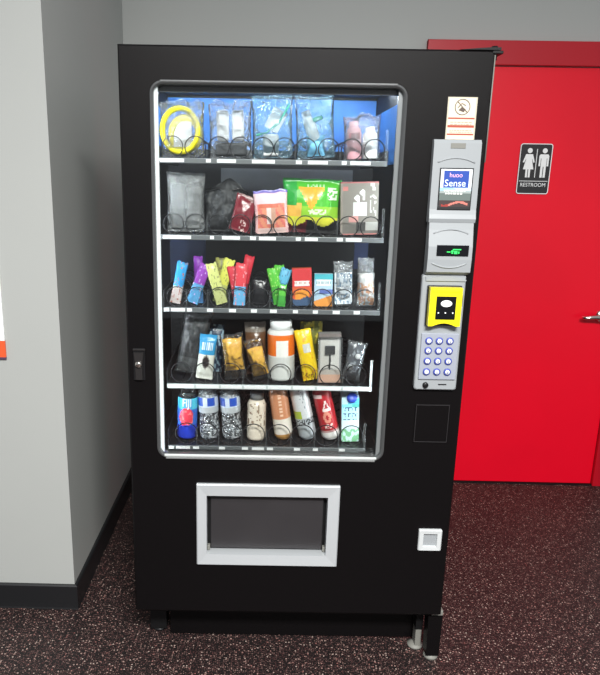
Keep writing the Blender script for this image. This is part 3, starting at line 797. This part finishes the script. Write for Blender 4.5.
r, L, s = stand('drawstring_pouch', 'dark grey drawstring cloth pouch on the second shelf', 'pouch', (226, 233), (227, 186), YG + .03, 1)
mb = MB(); mb.pouch(44 * s, L * 1.05, .075, 36, 36, wrinkle=.011, seed=8, ragged=.02, arch=.22, crimp=.03, scale=34, power=.5); mb.build('bag_body', 'cloth', r)
mb = MB(); mb.tube([(-20 * s, -.012, L * .86), (-10 * s, -.026, L * .93), (2 * s, -.022, L * .86), (12 * s, -.026, L * .92), (20 * s, -.012, L * .84)], .003, 8)
mb.tube([(20 * s, -.012, L * .84), (24 * s, -.015, L * .6), (21 * s, -.02, L * .35)], .0025, 8); mb.build('drawstring', 'dark', r); settle(r)

r, L, s = stand('red_bag', 'small dark red bag leaning between grey pouch and pink packet', 'bag', (239, 234), (248, 199), .112, 1, back=-.1)
def redbag(u, v):
    if v < .3 and abs(u - .2) < .3 and noise.noise(Vector((u * 9, v * 14, 2))) > .15: return (214, 188, 184)
    return (122, 34, 46) if v + u * .1 < .9 else (150, 120, 118)
MB().pouch(22 * s, L, .022, ink=redbag, wrinkle=.003, seed=9).build('film', 'film', r); settle(r)

r, L, s = stand('snack_packet', 'upright pink and orange printed packet with pale top on the second shelf', 'packet', (272, 235), (270, 192), .112, 1)
def pinkbox(u, v):
    if v > .93: return (120, 110, 190)
    if v > .70: return (240, 205, 210)
    if abs(u) < .3 and .22 < v < .60: return (236, 214, 208) if u < 0 else (205, 160, 140)
    if .60 <= v < .70 and abs(u + .1) < .6: return (212, 110, 84)
    if abs(u) > .86: return (236, 190, 190)
    if v < .12: return (240, 206, 200)
    return (230, 150, 120) if (u * 2.1 + v * 3) % 1 > .4 else (222, 120, 110)
MB().pouch(34 * s, L, .030, ink=pinkbox, wrinkle=.001, seed=10, crimp=.03, power=.35).build('film', 'film', r); settle(r)

r, L, s = stand('red_packet', 'dark red packet in the gap behind the pink and orange packet', 'packet', (291, 234), (290, 198), .19, 1)
MB().pouch(13 * s, L, .02, ink=lambda u, v: (140, 36, 44) if v < .9 else (90, 30, 36), wrinkle=.001, seed=11).build('film', 'film', r); settle(r)

r, L, s = stand('chip_bag', 'green crisp bag with an orange chip picture, widest on the second shelf', 'bag', (309, 234), (308, 180), YG + .01, 1)
def chip(u, v):
    tri = v > .46 and v < .86 and abs(u + .02) < (v - .40) * 1.05
    if v > .95: return (40, 150, 60)
    if .85 < v < .91 and -.2 < u < .5 and noise.noise(Vector((u * 14, v * 20, 3))) > 0: return (180, 220, 170)
    if tri: return (240, 176, 62)
    if .62 < v < .84 and .52 < u < .86 and noise.noise(Vector((u * 11, v * 24, 6))) > -.1: return (228, 236, 220)
    if .34 < v < .46 and -.1 < u < .55 and noise.noise(Vector((u * 9, v * 22, 9))) > -.1: return (225, 240, 205)
    if v > .5 and u < -.55: return (50, 165, 70)
    if .30 < v < .56 and u < -.35: return (240, 190, 90)
    lobe = .26 - .16 * abs(math.sin(PI * (u + .05) * 1.05))
    if v < .26 and v < lobe + .03: return (96, 30, 40) if u < -.1 else (26, 26, 28)
    if v < .30: return (226, 226, 70)
    return (150, 208, 62) if v < .5 else (86, 190, 60)
MB().pouch(58 * s, L, .062, 34, 40, ink=chip, wrinkle=.003, seed=12, power=.6).build('film', 'film', r)
r.rotation_euler.y += math.radians(5); settle(r)

r, L, s = stand('earbud_box', 'grey-brown box picturing white earbuds, last on the second shelf', 'box', (358, 232), (359, 180), YG, 1)
w_ = 37 * s
def ebox(u, v):
    if v > .97: return (170, 96, 96)
    if u < -.9: return (140, 130, 122)
    if abs(u - .05) < .36 and .36 < v < .62: return (206, 208, 204)                    # case
    for cx, cz in ((-.12, .70), (.16, .80)):
        if (u - cx) ** 2 * 1.1 + ((v - cz) * 2.8) ** 2 < .022 or (abs(u - cx - .06) < .06 and cz - .14 < v < cz): return (236, 236, 232)
    if .56 < u < .9 and v > .35 and noise.noise(Vector((u * 5, v * 12, 2))) > .1: return (190, 190, 184)
    if abs(u + .75) < .12 and abs(v - .88) < .045: return (196, 120, 116)
    if -.55 < u < -.05 and .24 < v < .36: return (196, 140, 134)
    if -.15 < u < .35 and .06 < v < .24: return (54, 52, 50)
    if u > .35 and .08 < v < .24: return (170, 170, 164)
    if v < .03: return (196, 120, 116)
    return (126, 122, 114) if v > .2 else (104, 100, 94)
mb = MB(); mb.sheet(-w_ / 2, w_ / 2, 0, L, -.022, .022, 36, 50, ebox)
mb.box(-w_ / 2, w_ / 2, -.0221, .0225, L, L + .001, 0, (150, 92, 90)); mb.build('carton', 'card', r); settle(r)

# ---- row three: snack sticks and sachets
def stick(name, label, bot, top, wpx, Y, ink, group=None, T=.012, row=2, back=0, seed=0, m='film', cat='snack stick', crimp=.06):
    r, L, s = stand(name, label, cat, bot, top, Y, row, group, back)
    MB().pouch(wpx * s, L, T, 12, 24, ink=ink, wrinkle=.0012, seed=seed, crimp=crimp, scale=40).build('wrapper', m, r); settle(r)
    return r
def two(a, b, cut, dots=None):
    def f(u, v):
        if dots and noise.noise(Vector((u * 4, v * 16, dots[1]))) > dots[2]: return dots[0]
        return b if v < cut else a
    return f
stick('snack_stick', 'blue snack stick with pale lower half, first on the third shelf', (175, 303), (183, 262), 11, .115, two((40, 140, 200), (206, 196, 194), .42, ((170, 110, 100), 1, .35)))
g = 'purple snack sticks on the third shelf'
stick('snack_stick', 'front purple stick with blue lower half, on the third shelf', (192, 306), (206, 268), 12, .108, two((140, 60, 170), (84, 150, 196), .5, ((200, 170, 220), 2, .42)), g)
stick('snack_stick', 'upright purple stick behind the leaning purple one', (199, 303), (198, 256), 9, .135, two((116, 44, 150), (70, 120, 170), .4), g)
g = 'yellow-green snack sticks on the third shelf'
stick('snack_stick', 'front pale yellow-green stick leaning to the left', (222, 305), (210, 265), 12, .108, two((206, 212, 130), (190, 196, 130), .4, ((150, 156, 96), 3, .3)), g)
stick('snack_stick', 'yellow-green stick leaning right behind the front yellow-green one', (218, 304), (230, 261), 11, .135, two((212, 216, 96), (176, 186, 110), .4, ((168, 172, 80), 4, .35)), g)
stick('snack_stick', 'dark olive stick standing behind two yellow-green ones', (221, 303), (222, 259), 13, .160, two((150, 150, 74), (84, 90, 60), .6, ((110, 108, 70), 5, .1)), g)
g = 'red snack sticks on the third shelf'
stick('snack_stick', 'front red stick with light blue lower half', (239, 307), (242, 265), 12, .106, two((220, 70, 80), (110, 180, 226), .45, ((240, 150, 160), 6, .4)), g)
stick('snack_stick', 'red stick leaning left behind the front red one', (239, 304), (232, 267), 11, .130, two((208, 60, 74), (150, 60, 80), .4, ((240, 150, 160), 7, .4)), g)
stick('snack_stick', 'tallest red stick leaning right, at the back of its fan', (240, 303), (250, 257), 10, .155, two((204, 44, 60), (120, 40, 50), .4), g)
stick('black_stick', 'black packet in the dark lane after the red sticks', (259, 303), (260, 279), 15, .14, two((30, 30, 34), (24, 24, 27), .4), T=.02)
g = 'green snack sticks on the third shelf'
stick('snack_stick', 'bright green stick leaning left beside blue sachet', (279, 304), (272, 268), 11, .125, two((90, 190, 60), (74, 170, 60), .5, ((170, 220, 120), 8, .4)), g)
stick('snack_stick', 'bright green stick standing tallest behind its green neighbour', (281, 303), (279, 265), 10, .155, two((84, 184, 54), (64, 150, 60), .5), g)
stick('snack_stick', 'short green stick in front of the blue sachet', (281, 306), (283, 284), 8, .102, two((96, 196, 70), (74, 170, 70), .5), g)
stick('blue_sachet', 'blue sachet leaning right among the green sticks', (276, 304), (287, 270), 11, .14, two((100, 180, 216), (70, 130, 180), .6, ((84, 130, 170), 9, .3)))

def flatbox(name, label, cat, bot, top, wpx, Y, ink, row, dep=.022, nx=22, nz=30, m='card', group=None, back=0):
    r, L, s = stand(name, label, cat, bot, top, Y, row, group, back)
    MB().sheet(-wpx * s / 2, wpx * s / 2, 0, L, -dep / 2, dep / 2, nx, nz, ink).build('carton', m, r); settle(r)
    return r, L, s
def redbox(u, v):
    if .54 < v < .68 and abs(u) < .78: return (236, 226, 222) if (u * 8) % 1 > .25 or abs(v - .61) > .03 else (190, 120, 110)
    if v > .50: return (208, 52, 56)
    if v < .20 + .04 * math.sin(3 * u): return (58, 84, 118)
    if abs(u) < .75 and (v - .34) + abs(u) * .1 < .1 and v < .45: return (236, 150, 50)
    return (214, 92, 48)
flatbox('snack_box', 'red box with white name band and orange picture, third shelf', 'box', (302, 307), (301.5, 270), 19, .128, redbox, 2, nx=28, nz=36)
def tealbox(u, v):
    if v > .84: return (70, 176, 190)
    if .64 < v < .82 and abs(u) < .8: return (232, 236, 234) if abs(v - .73) > .04 or (u * 8) % 1 > .3 else (90, 150, 170)
    if v < .26 + .10 * u: return (232, 150, 64)
    if .38 < v < .52 and u > -.4: return (90, 110, 180)
    return (176, 206, 226)
flatbox('snack_box', 'teal-topped white box with orange lower corner, third shelf', 'box', (322.5, 307), (323.5, 275), 18, .128, tealbox, 2, nx=28, nz=36)
r, L, s = stand('clear_sachet', 'pale blue and white sachet in clear wrap, third shelf', 'sachet', (343, 307), (343, 263), .128, 2)
MB().sheet(-8.5 * s, 8.5 * s, .006, L * .76, -.007, .007, 16, 20, lambda u, v: (232, 240, 246) if noise.noise(Vector((u * 4, v * 9, 3))) < .12 else (120, 150, 176)).build('insert', 'card', r)
MB().pouch(19.5 * s, L, .024, 14, 26, wrinkle=.002, seed=20, crimp=.03, scale=45).build('clear_wrap', 'clear', r); settle(r)
r, L, s = stand('clear_sachet', 'clear wrapped sachet of orange pieces, last on the third shelf', 'sachet', (365, 308), (366, 260), .128, 2)
MB().pouch(17 * s, L * .66, .016, 14, 18, ink=lambda u, v: (240, 160, 96) if noise.noise(Vector((u * 4, v * 8, 8))) > -.05 and v < .75 else (238, 234, 228), wrinkle=.002, seed=21, scale=45, z0=.004).build('insert', 'film', r)
MB().pouch(21 * s, L, .026, 14, 26, wrinkle=.002, seed=22, crimp=.03, taper=.25, scale=45).build('clear_wrap', 'clear', r); settle(r)

# ---- row four
r, L, s = stand('cable_bag', 'tall dark grey goods in wrinkled clear bag, first on the fourth shelf', 'bag', (189, 379), (199, 316), .160, 3)
MB().pouch(25 * s, L * .92, .022, ink=lambda u, v: (48, 50, 52) if v > .25 else (104, 108, 108), wrinkle=.004, seed=30, z0=.006, scale=30).build('dark_goods', 'film', r)
MB().pouch(29 * s, L, .034, wrinkle=.004, seed=31, crimp=.03, scale=30).build('clear_bag', 'greybag', r); settle(r)

r, L, s = stand('cookie_pack', 'blue and white pack with a round dark cookie picture, fourth shelf', 'packet', (204, 382), (209, 338), .118, 3)
def cookie(u, v):
    if v > .58: return (56, 150, 200) if not (.66 < v < .84 and abs(u) < .6 and (u * 4.2) % 1 > .45) else (226, 236, 240)
    d_ = (u * .9) ** 2 + ((v - .40) * 2.6) ** 2
    if d_ < .10: return (46, 42, 42)
    if d_ < .16: return (150, 146, 140)
    return (222, 224, 214)
MB().pouch(17 * s, L, .026, 22, 30, ink=cookie, wrinkle=.0015, seed=32, power=.45).build('wrapper', 'film', r); settle(r)
r, L, s = stand('cookie_pack', 'dark blue and black pack behind the round cookie picture pack', 'packet', (213, 380), (216, 333), .205, 3)
MB().pouch(17 * s, L, .026, 20, 28, ink=lambda u, v: (40, 60, 84) if noise.noise(Vector((u * 3, v * 9, 4))) < .1 else (150, 176, 190), wrinkle=.0015, seed=33, power=.45).build('wrapper', 'film', r); settle(r)

g = 'orange crackers in clear packs on the fourth shelf'
def cracker(label, bot, top, wpx, Y, seed, roll=0, z_=.012):
    r, L, s = stand('cracker_pack', label, 'snack pack', bot, top, Y, 3, g)
    MB().pouch(wpx * .84 * s, L * .70, .026, 14, 20, wrinkle=.0035, seed=seed, scale=70, z0=L * z_ * 10).build('crackers', 'orange', r)
    MB().pouch(wpx * s, L, .036, 18, 26, wrinkle=.003, seed=seed + 1, crimp=.05, scale=45).build('clear_wrap', 'clear3', r); settle(r)
cracker('orange crackers in the taller clear pack, after the round cookie picture pack', (236, 381), (231, 336), 23, .118, 40, z_=.020)
cracker('orange crackers in the shorter clear pack leaning left, beside white bottle', (262, 384), (252, 345), 19, .118, 42, z_=.008)
r, L, s = stand('cracker_pack', 'brownish pack standing behind the shorter cracker pack', 'snack pack', (257, 380), (255, 328), .185, 3)
MB().pouch(21 * s, L, .03, ink=lambda u, v: (96, 66, 44) if v < .8 else (120, 110, 100), wrinkle=.003, seed=44).build('wrapper', 'film', r); settle(r)

r, L, s = stand('orange_label_bottle', 'wide white bottle with orange label band, on the fourth shelf', 'bottle', (281, 378), (281, 320), .148, 3)
Rb = 13.4 * s
def obot(a, z):
    v = z / L
    if .42 < v < .78:
        u = a / 1.1
        if -.30 < u < .42 and .42 < v < .70: return (236, 234, 228) if v > .40 else (236, 120, 40)
        return (238, 118, 40)
    return (224, 224, 220) if v > .40 else (206, 208, 204)
mb = MB(); mb.lathe([(.001, 0), (Rb * .92, 0), (Rb, .006), (Rb, L * .80), (Rb * .9, L * .84), (Rb * .72, L * .86)], 48, ink=obot, rows=.004); bt = mb.build('bottle_body', 'label', r)
mb = MB(); mb.lathe([(.001, L * .855), (Rb * .80, L * .855), (Rb * .80, L * .99), (Rb * .72, L), (.001, L)], 36); mb.build('cap', 'white', r)
settle(r)

r, L, s = stand('yellow_pouch', 'yellow pouch with pale badge leaning left beside white bottle', 'pouch', (311.5, 382), (302, 332), .118, 3)
def yel(u, v):
    if .58 < v < .74 and abs(u - .1) < .45: return (206, 206, 196)
    if noise.noise(Vector((u * 3, v * 8, 1))) > .38: return (226, 166, 40)
    if v < .2 and noise.noise(Vector((u * 5, v * 22, 3))) > .1: return (150, 100, 40)
    return (240, 204, 40)
MB().pouch(17 * s, L, .034, 18, 30, ink=yel, wrinkle=.002, seed=50, crimp=.04).build('film', 'film', r); settle(r)
r, L, s = stand('olive_packet', 'olive packet with yellow print behind the yellow pouch', 'packet', (311, 379), (311, 327), .20, 3)
MB().pouch(22 * s, L, .03, ink=lambda u, v: (110, 112, 50) if noise.noise(Vector((u * 3, v * 7, 2))) < .2 else (186, 170, 60), wrinkle=.002, seed=51).build('film', 'film', r); settle(r)

r, L, s = stand('charger_box', 'clear-front box with black charger and orange foot, fourth shelf', 'box', (329, 378), (330, 330), .125, 3)
def chg(u, v):
    if v > .92: return (120, 112, 108)
    if v < .14: return (216, 168, 140)
    if v < .26: return (188, 178, 166)
    if .58 < v < .76 and abs(u) < .42: return (60, 60, 62)
    if abs(u) < .10 and .26 < v < .60: return (52, 52, 54)
    if abs(u) > .86: return (150, 148, 146)
    return (214, 210, 202)
MB().sheet(-11 * s, 11 * s, 0, L, -.010, .016, 26, 40, chg).build('carton', 'card', r)
mb = MB(); mb.box(-5 * s, 5 * s, -.022, -.0105, L * .58, L * .76, bev=.003); mb.tube([(0, -.014, L * .58), (.001, -.014, L * .44), (-.002, -.014, L * .30)], .003, 8); mb.build('charger', 'dark', r)
MB().box(-12 * s, 12 * s, -.026, .017, .001, L * .93, bev=.003).build('clear_cover', 'rigid', r); settle(r)

r, L, s = stand('blister_pack', 'clear pack with white earpieces leaning at the right end, fourth shelf', 'packet', (350, 384), (358, 345), .118, 3)
MB().sheet(-8.5 * s, 8.5 * s, .004, L - .006, .002, .004, 16, 24, lambda u, v: (74, 78, 84) if noise.noise(Vector((u * 3, v * 6, 6))) < .15 else (150, 156, 160)).build('backing_card', 'card', r)
e1 = MB()
for x, z in ((-3, 14), (2.5, 26)):
    e1.lathe([(.001, -.008), (.007, -.006), (.009, .0), (.006, .007), (.001, .009)], 16, xf=Matrix.Translation((x * s, -.005, z * s)))
e1.build('earpieces', 'white', r)
MB().pouch(20 * s, L, .03, 14, 24, wrinkle=.002, seed=61, crimp=.03, scale=40).build('clear_wrap', 'clear3', r); settle(r)

# ---- row five: bottles and cans
YB = .148
def bottle_stand(name, label, cat, bot, top, Y=YB, group=None): return stand(name, label, cat, bot, top, Y, 4, group)
# blue water bottle with red flower
r, L, s = bottle_stand('blue_water_bottle', 'square blue water bottle with red flower picture, first on bottom shelf', 'bottle', (187, 441), (188.5, 387))
Rf = 9.8 * s
def fiji(a, z):
    v = z / L; u = a / 1.2
    d_ = ((u + .05) * .95) ** 2 + ((v - .41) * 4.2) ** 2
    if d_ < .42 + .25 * noise.noise(Vector((u * 4, v * 12, 1))): return (222, 60, 80) if noise.noise(Vector((u * 5, v * 18, 4))) < .3 else (240, 120, 120)
    if v > .55: return (70, 170, 220) if u < .45 else (90, 205, 225)
    if v > .26: return (56, 110, 205)
    return (38, 62, 190)
mb = MB(); mb.lathe([(.001, 0), (Rf * .9, 0), (Rf, .006), (Rf, L * .70), (Rf * .96, L * .74)], 56, ink=fiji, rows=.0035, squash=.95); mb.build('bottle_body', 'label', r)
mb = MB(); mb.lathe([(Rf * .96, L * .742), (Rf * .85, L * .84), (Rf * .5, L * .90), (Rf * .45, L * .92)], 36, squash=.95); mb.build('shoulder', 'rigid', r)
mb = MB(); mb.lathe([(.001, L * .92), (Rf * .52, L * .92), (Rf * .52, L), (.001, L)], 28, ink=None); mb.build('cap', 'navy', r)
MB().text('FIJI', .038, 0, 0, L * .60, ink=(244, 250, 252), bend=Rf * 1.01, sx=.66, depth=.002).build('lettering', 'label', r); settle(r)

def water(label, bot, top):
    r, L, s = bottle_stand('water_bottle', label, 'bottle', bot, top, group='clear water bottles on the bottom shelf')
    R_ = 10.1 * s
    prof_ = [(.001, 0), (R_ * .8, 0), (R_ * .95, .008), (R_, L * .12), (R_ * .94, L * .30), (R_ * .90, L * .38), (R_ * .97, L * .50), (R_ * .97, L * .74), (R_ * .8, L * .86), (R_ * .45, L * .93)]
    MB().lathe(prof_, 36, rows=.006).build('bottle_body', 'water', r)
    MB().lathe([(.001, L * .93), (R_ * .5, L * .93), (R_ * .5, L), (.001, L)], 26).build('cap', 'white', r)
    def lab_(a, z):
        v = (z / L - .56) / .2; u = a / 1.1
        if .12 < v < .88 and (abs(u - .34) < .36 or u < -.45): return (44, 84, 186)
        return (206, 218, 234)
    mb = MB(); mb.lathe([(R_ * .985, L * .57), (R_ * .99, L * .575), (R_ * .99, L * .73), (R_ * .985, L * .735)], 56, ink=lab_, rows=.003)
    mb.lathe([(R_ * .98, L * .47), (R_ * .985, L * .475), (R_ * .985, L * .565), (R_ * .98, L * .57)], 40, ink=lambda a, z: (186, 192, 196), rows=.006); mb.build('label_wrap', 'label', r); settle(r)
water('clear water bottle with blue and white label, next to the blue flower bottle', (210, 442), (207, 386))
water('clear water bottle with blue and white label, next to the beige shake bottle', (232.5, 442), (228.5, 386))

r, L, s = bottle_stand('shake_bottle', 'cream shake bottle with grey cap standing upright on the bottom shelf', 'bottle', (256, 440), (257, 394))
R_ = 9.4 * s
def shake(a, z):
    v = z / L
    if .30 < v < .80 and noise.noise(Vector((a * 3.5, v * 13, 7))) > .22: return (150, 128, 108)
    return (226, 214, 196)
MB().lathe([(.001, 0), (R_ * .94, 0), (R_, .006), (R_, L * .74), (R_ * .8, L * .82), (R_ * .58, L * .85)], 44, ink=shake, rows=.004).build('bottle_body', 'label', r)
MB().lathe([(.001, L * .85), (R_ * .72, L * .85), (R_ * .72, L * .99), (R_ * .66, L), (.001, L)], 28).build('cap', 'greyplastic', r); settle(r)

def can(name, label, bot, top, wpx, ink, m='foil', cat='can', cap='alu'):
    r, L, s = bottle_stand(name, label, cat, bot, top)
    R_ = wpx * s / 2
    MB().lathe([(.001, .003), (R_ * .72, 0), (R_ * .78, .002), (R_ * .99, .012), (R_, .016), (R_, L - .016), (R_ * .84, L - .003), (R_ * .84, L), (R_ * .8, L), (.001, L - .002)], 56, ink=lambda a, z: ink(a / 1.2, z / L), rows=.0032).build('can_body', m, r)
    MB().lathe([(R_ * .80, L), (R_ * .86, L), (R_ * .86, L + .003), (R_ * .80, L + .003)], 30).build('rim', 'alu', r)
    settle(r)
    return r
def brown(u, v):
    if v < .10: return (186, 136, 74)
    if v < .40: return (228, 220, 208)
    if .45 < v < .85 and abs(u - .05) < .16 and (v * 16) % 1 > .4: return (236, 200, 174)
    return (204, 138, 100)
can('coffee_can', 'brown and cream drink can tilted on the bottom shelf', (284, 441), (277, 389), 18.5, brown, 'label')
def silver(u, v):
    if v < .40:
        if .28 < v < .38 and noise.noise(Vector((u * 6, v * 30, 1))) > 0: return (70, 74, 78)
        return (176, 182, 186)
    if .40 < v < .54 and u < -.15: return (176, 196, 70)
    if v > .5 and abs(u - .1) < .2 and noise.noise(Vector((u * 7, v * 22, 3))) > .2: return (150, 156, 160)
    return (222, 226, 228)
can('energy_can', 'slim silver can with lime mark tilted on the bottom shelf', (308, 443), (297, 390), 18, silver)
def redcan(u, v):
    if v < .16: return (226, 222, 218)
    if v < .20: return (190, 150, 146)
    x, y = u * 1.05, (v - .46) * 3.1
    if .15 < math.hypot(x, y) < .36: return (226, 150, 130)
    x, y = u * 1.05 - .1, (v - .68) * 3.1
    if -.30 < y < .34 and abs(x) < (.38 - y) * .62 and not (-.16 < y < .14 and abs(x) < (.2 - y) * .5): return (240, 226, 222)
    if .84 < v < .90 and u < -.05: return (230, 200, 198)
    if .24 < v < .34 and abs(u) < .35 and noise.noise(Vector((u * 8, v * 30, 1))) > 0: return (236, 210, 205)
    return (178, 36, 44)
can('red_can', 'red drink can with white triangle and ring tilted on bottom shelf', (331, 444), (320, 394), 18.5, redcan, 'label')

r, L, s = bottle_stand('coconut_water_carton', 'light blue and white carton with dark blue cap, last on bottom shelf', 'carton', (349, 440), (349.5, 389))
def coco(u, v):
    if v > .86: return (90, 190, 220) if u > -.3 else (190, 220, 228)
    if .50 < v < .80:
        w = (v * 7.4) % 1; q = (u * 2.4 + .5) % 1
        return (48, 74, 110) if abs(u) < .8 and .15 < w < .85 and (abs(q - .5) > .34 or abs(w - .5) > .27) and noise.noise(Vector((u * 4, v * 20, 5))) > -.15 else (170, 218, 236)
    if v > .80: return (120, 205, 215) if u < .2 else (76, 176, 160)
    if v < .30 and noise.noise(Vector((u * 3, v * 8, 2))) > -.02: return (130, 200, 150)
    return (206, 230, 234)
w_ = 17 * s
mb = MB(); mb.sheet(-w_ / 2, w_ / 2, 0, L * .84, -.024, .024, 30, 44, coco)
mb.add([(-w_ / 2, -.024, L * .84), (w_ / 2, -.024, L * .84), (w_ / 2, .024, L * .84), (-w_ / 2, .024, L * .84), (-w_ / 2, .016, L * .97), (w_ / 2, .016, L * .97)], [(0, 1, 5, 4), (1, 2, 5), (2, 3, 4, 5), (3, 0, 4)], 0, (190, 220, 230))
mb.build('carton', 'card', r)
M['capblue'] = mat('dark_blue_cap', (30, 66, 176), .35)
MB().lathe([(.001, 0), (.016, 0), (.016, .012), (.014, .014), (.001, .014)], 24, xf=Matrix.Translation((.004, -.0225, L * .835)) @ Matrix.Rotation(math.radians(58), 4, 'X')).build('cap', 'capblue', r); settle(r)

# ------------------------------------------------------------------ light
def area(name, loc, size, power, rgb, aim=None, sy=None):
    l = bpy.data.lights.new(name, 'AREA'); l.shape = 'RECTANGLE'; l.size = size; l.size_y = sy or size; l.energy = power; l.color = rgb
    o = bpy.data.objects.new(name, l); COL.objects.link(o); o.location = loc
    if aim is not None: o.rotation_euler = (Vector(aim) - Vector(loc)).to_track_quat('-Z', 'Y').to_euler()
    return o
area('ceiling_lamp', (-.62, -2.0, 3.0), .9, 32, (1, .98, .95), None, .3)
area('side_wall_fill_lamp', (.38, -2.75, 3.0), 1.0, 340, (1, .985, .96), None, .5)  # unseen fill lamp added to brighten the left wall's side face
w = bpy.data.worlds.new('room_air'); sc.world = w; w.use_nodes = True
bg = w.node_tree.nodes['Background']; bg.inputs['Color'].default_value = (.93, .96, 1, 1); bg.inputs['Strength'].default_value = .42

sc.view_settings.view_transform = 'Standard'; sc.view_settings.look = 'None'
sc.view_settings.exposure = 0; sc.view_settings.gamma = 1; sc.view_settings.use_curve_mapping = False
sc.cycles.use_denoising = True
sc.cycles.max_bounces = 16; sc.cycles.transparent_max_bounces = 32; sc.cycles.transmission_bounces = 12
sc.cycles.caustics_reflective = False; sc.cycles.caustics_refractive = False
sc.cycles.sample_clamp_indirect = 6
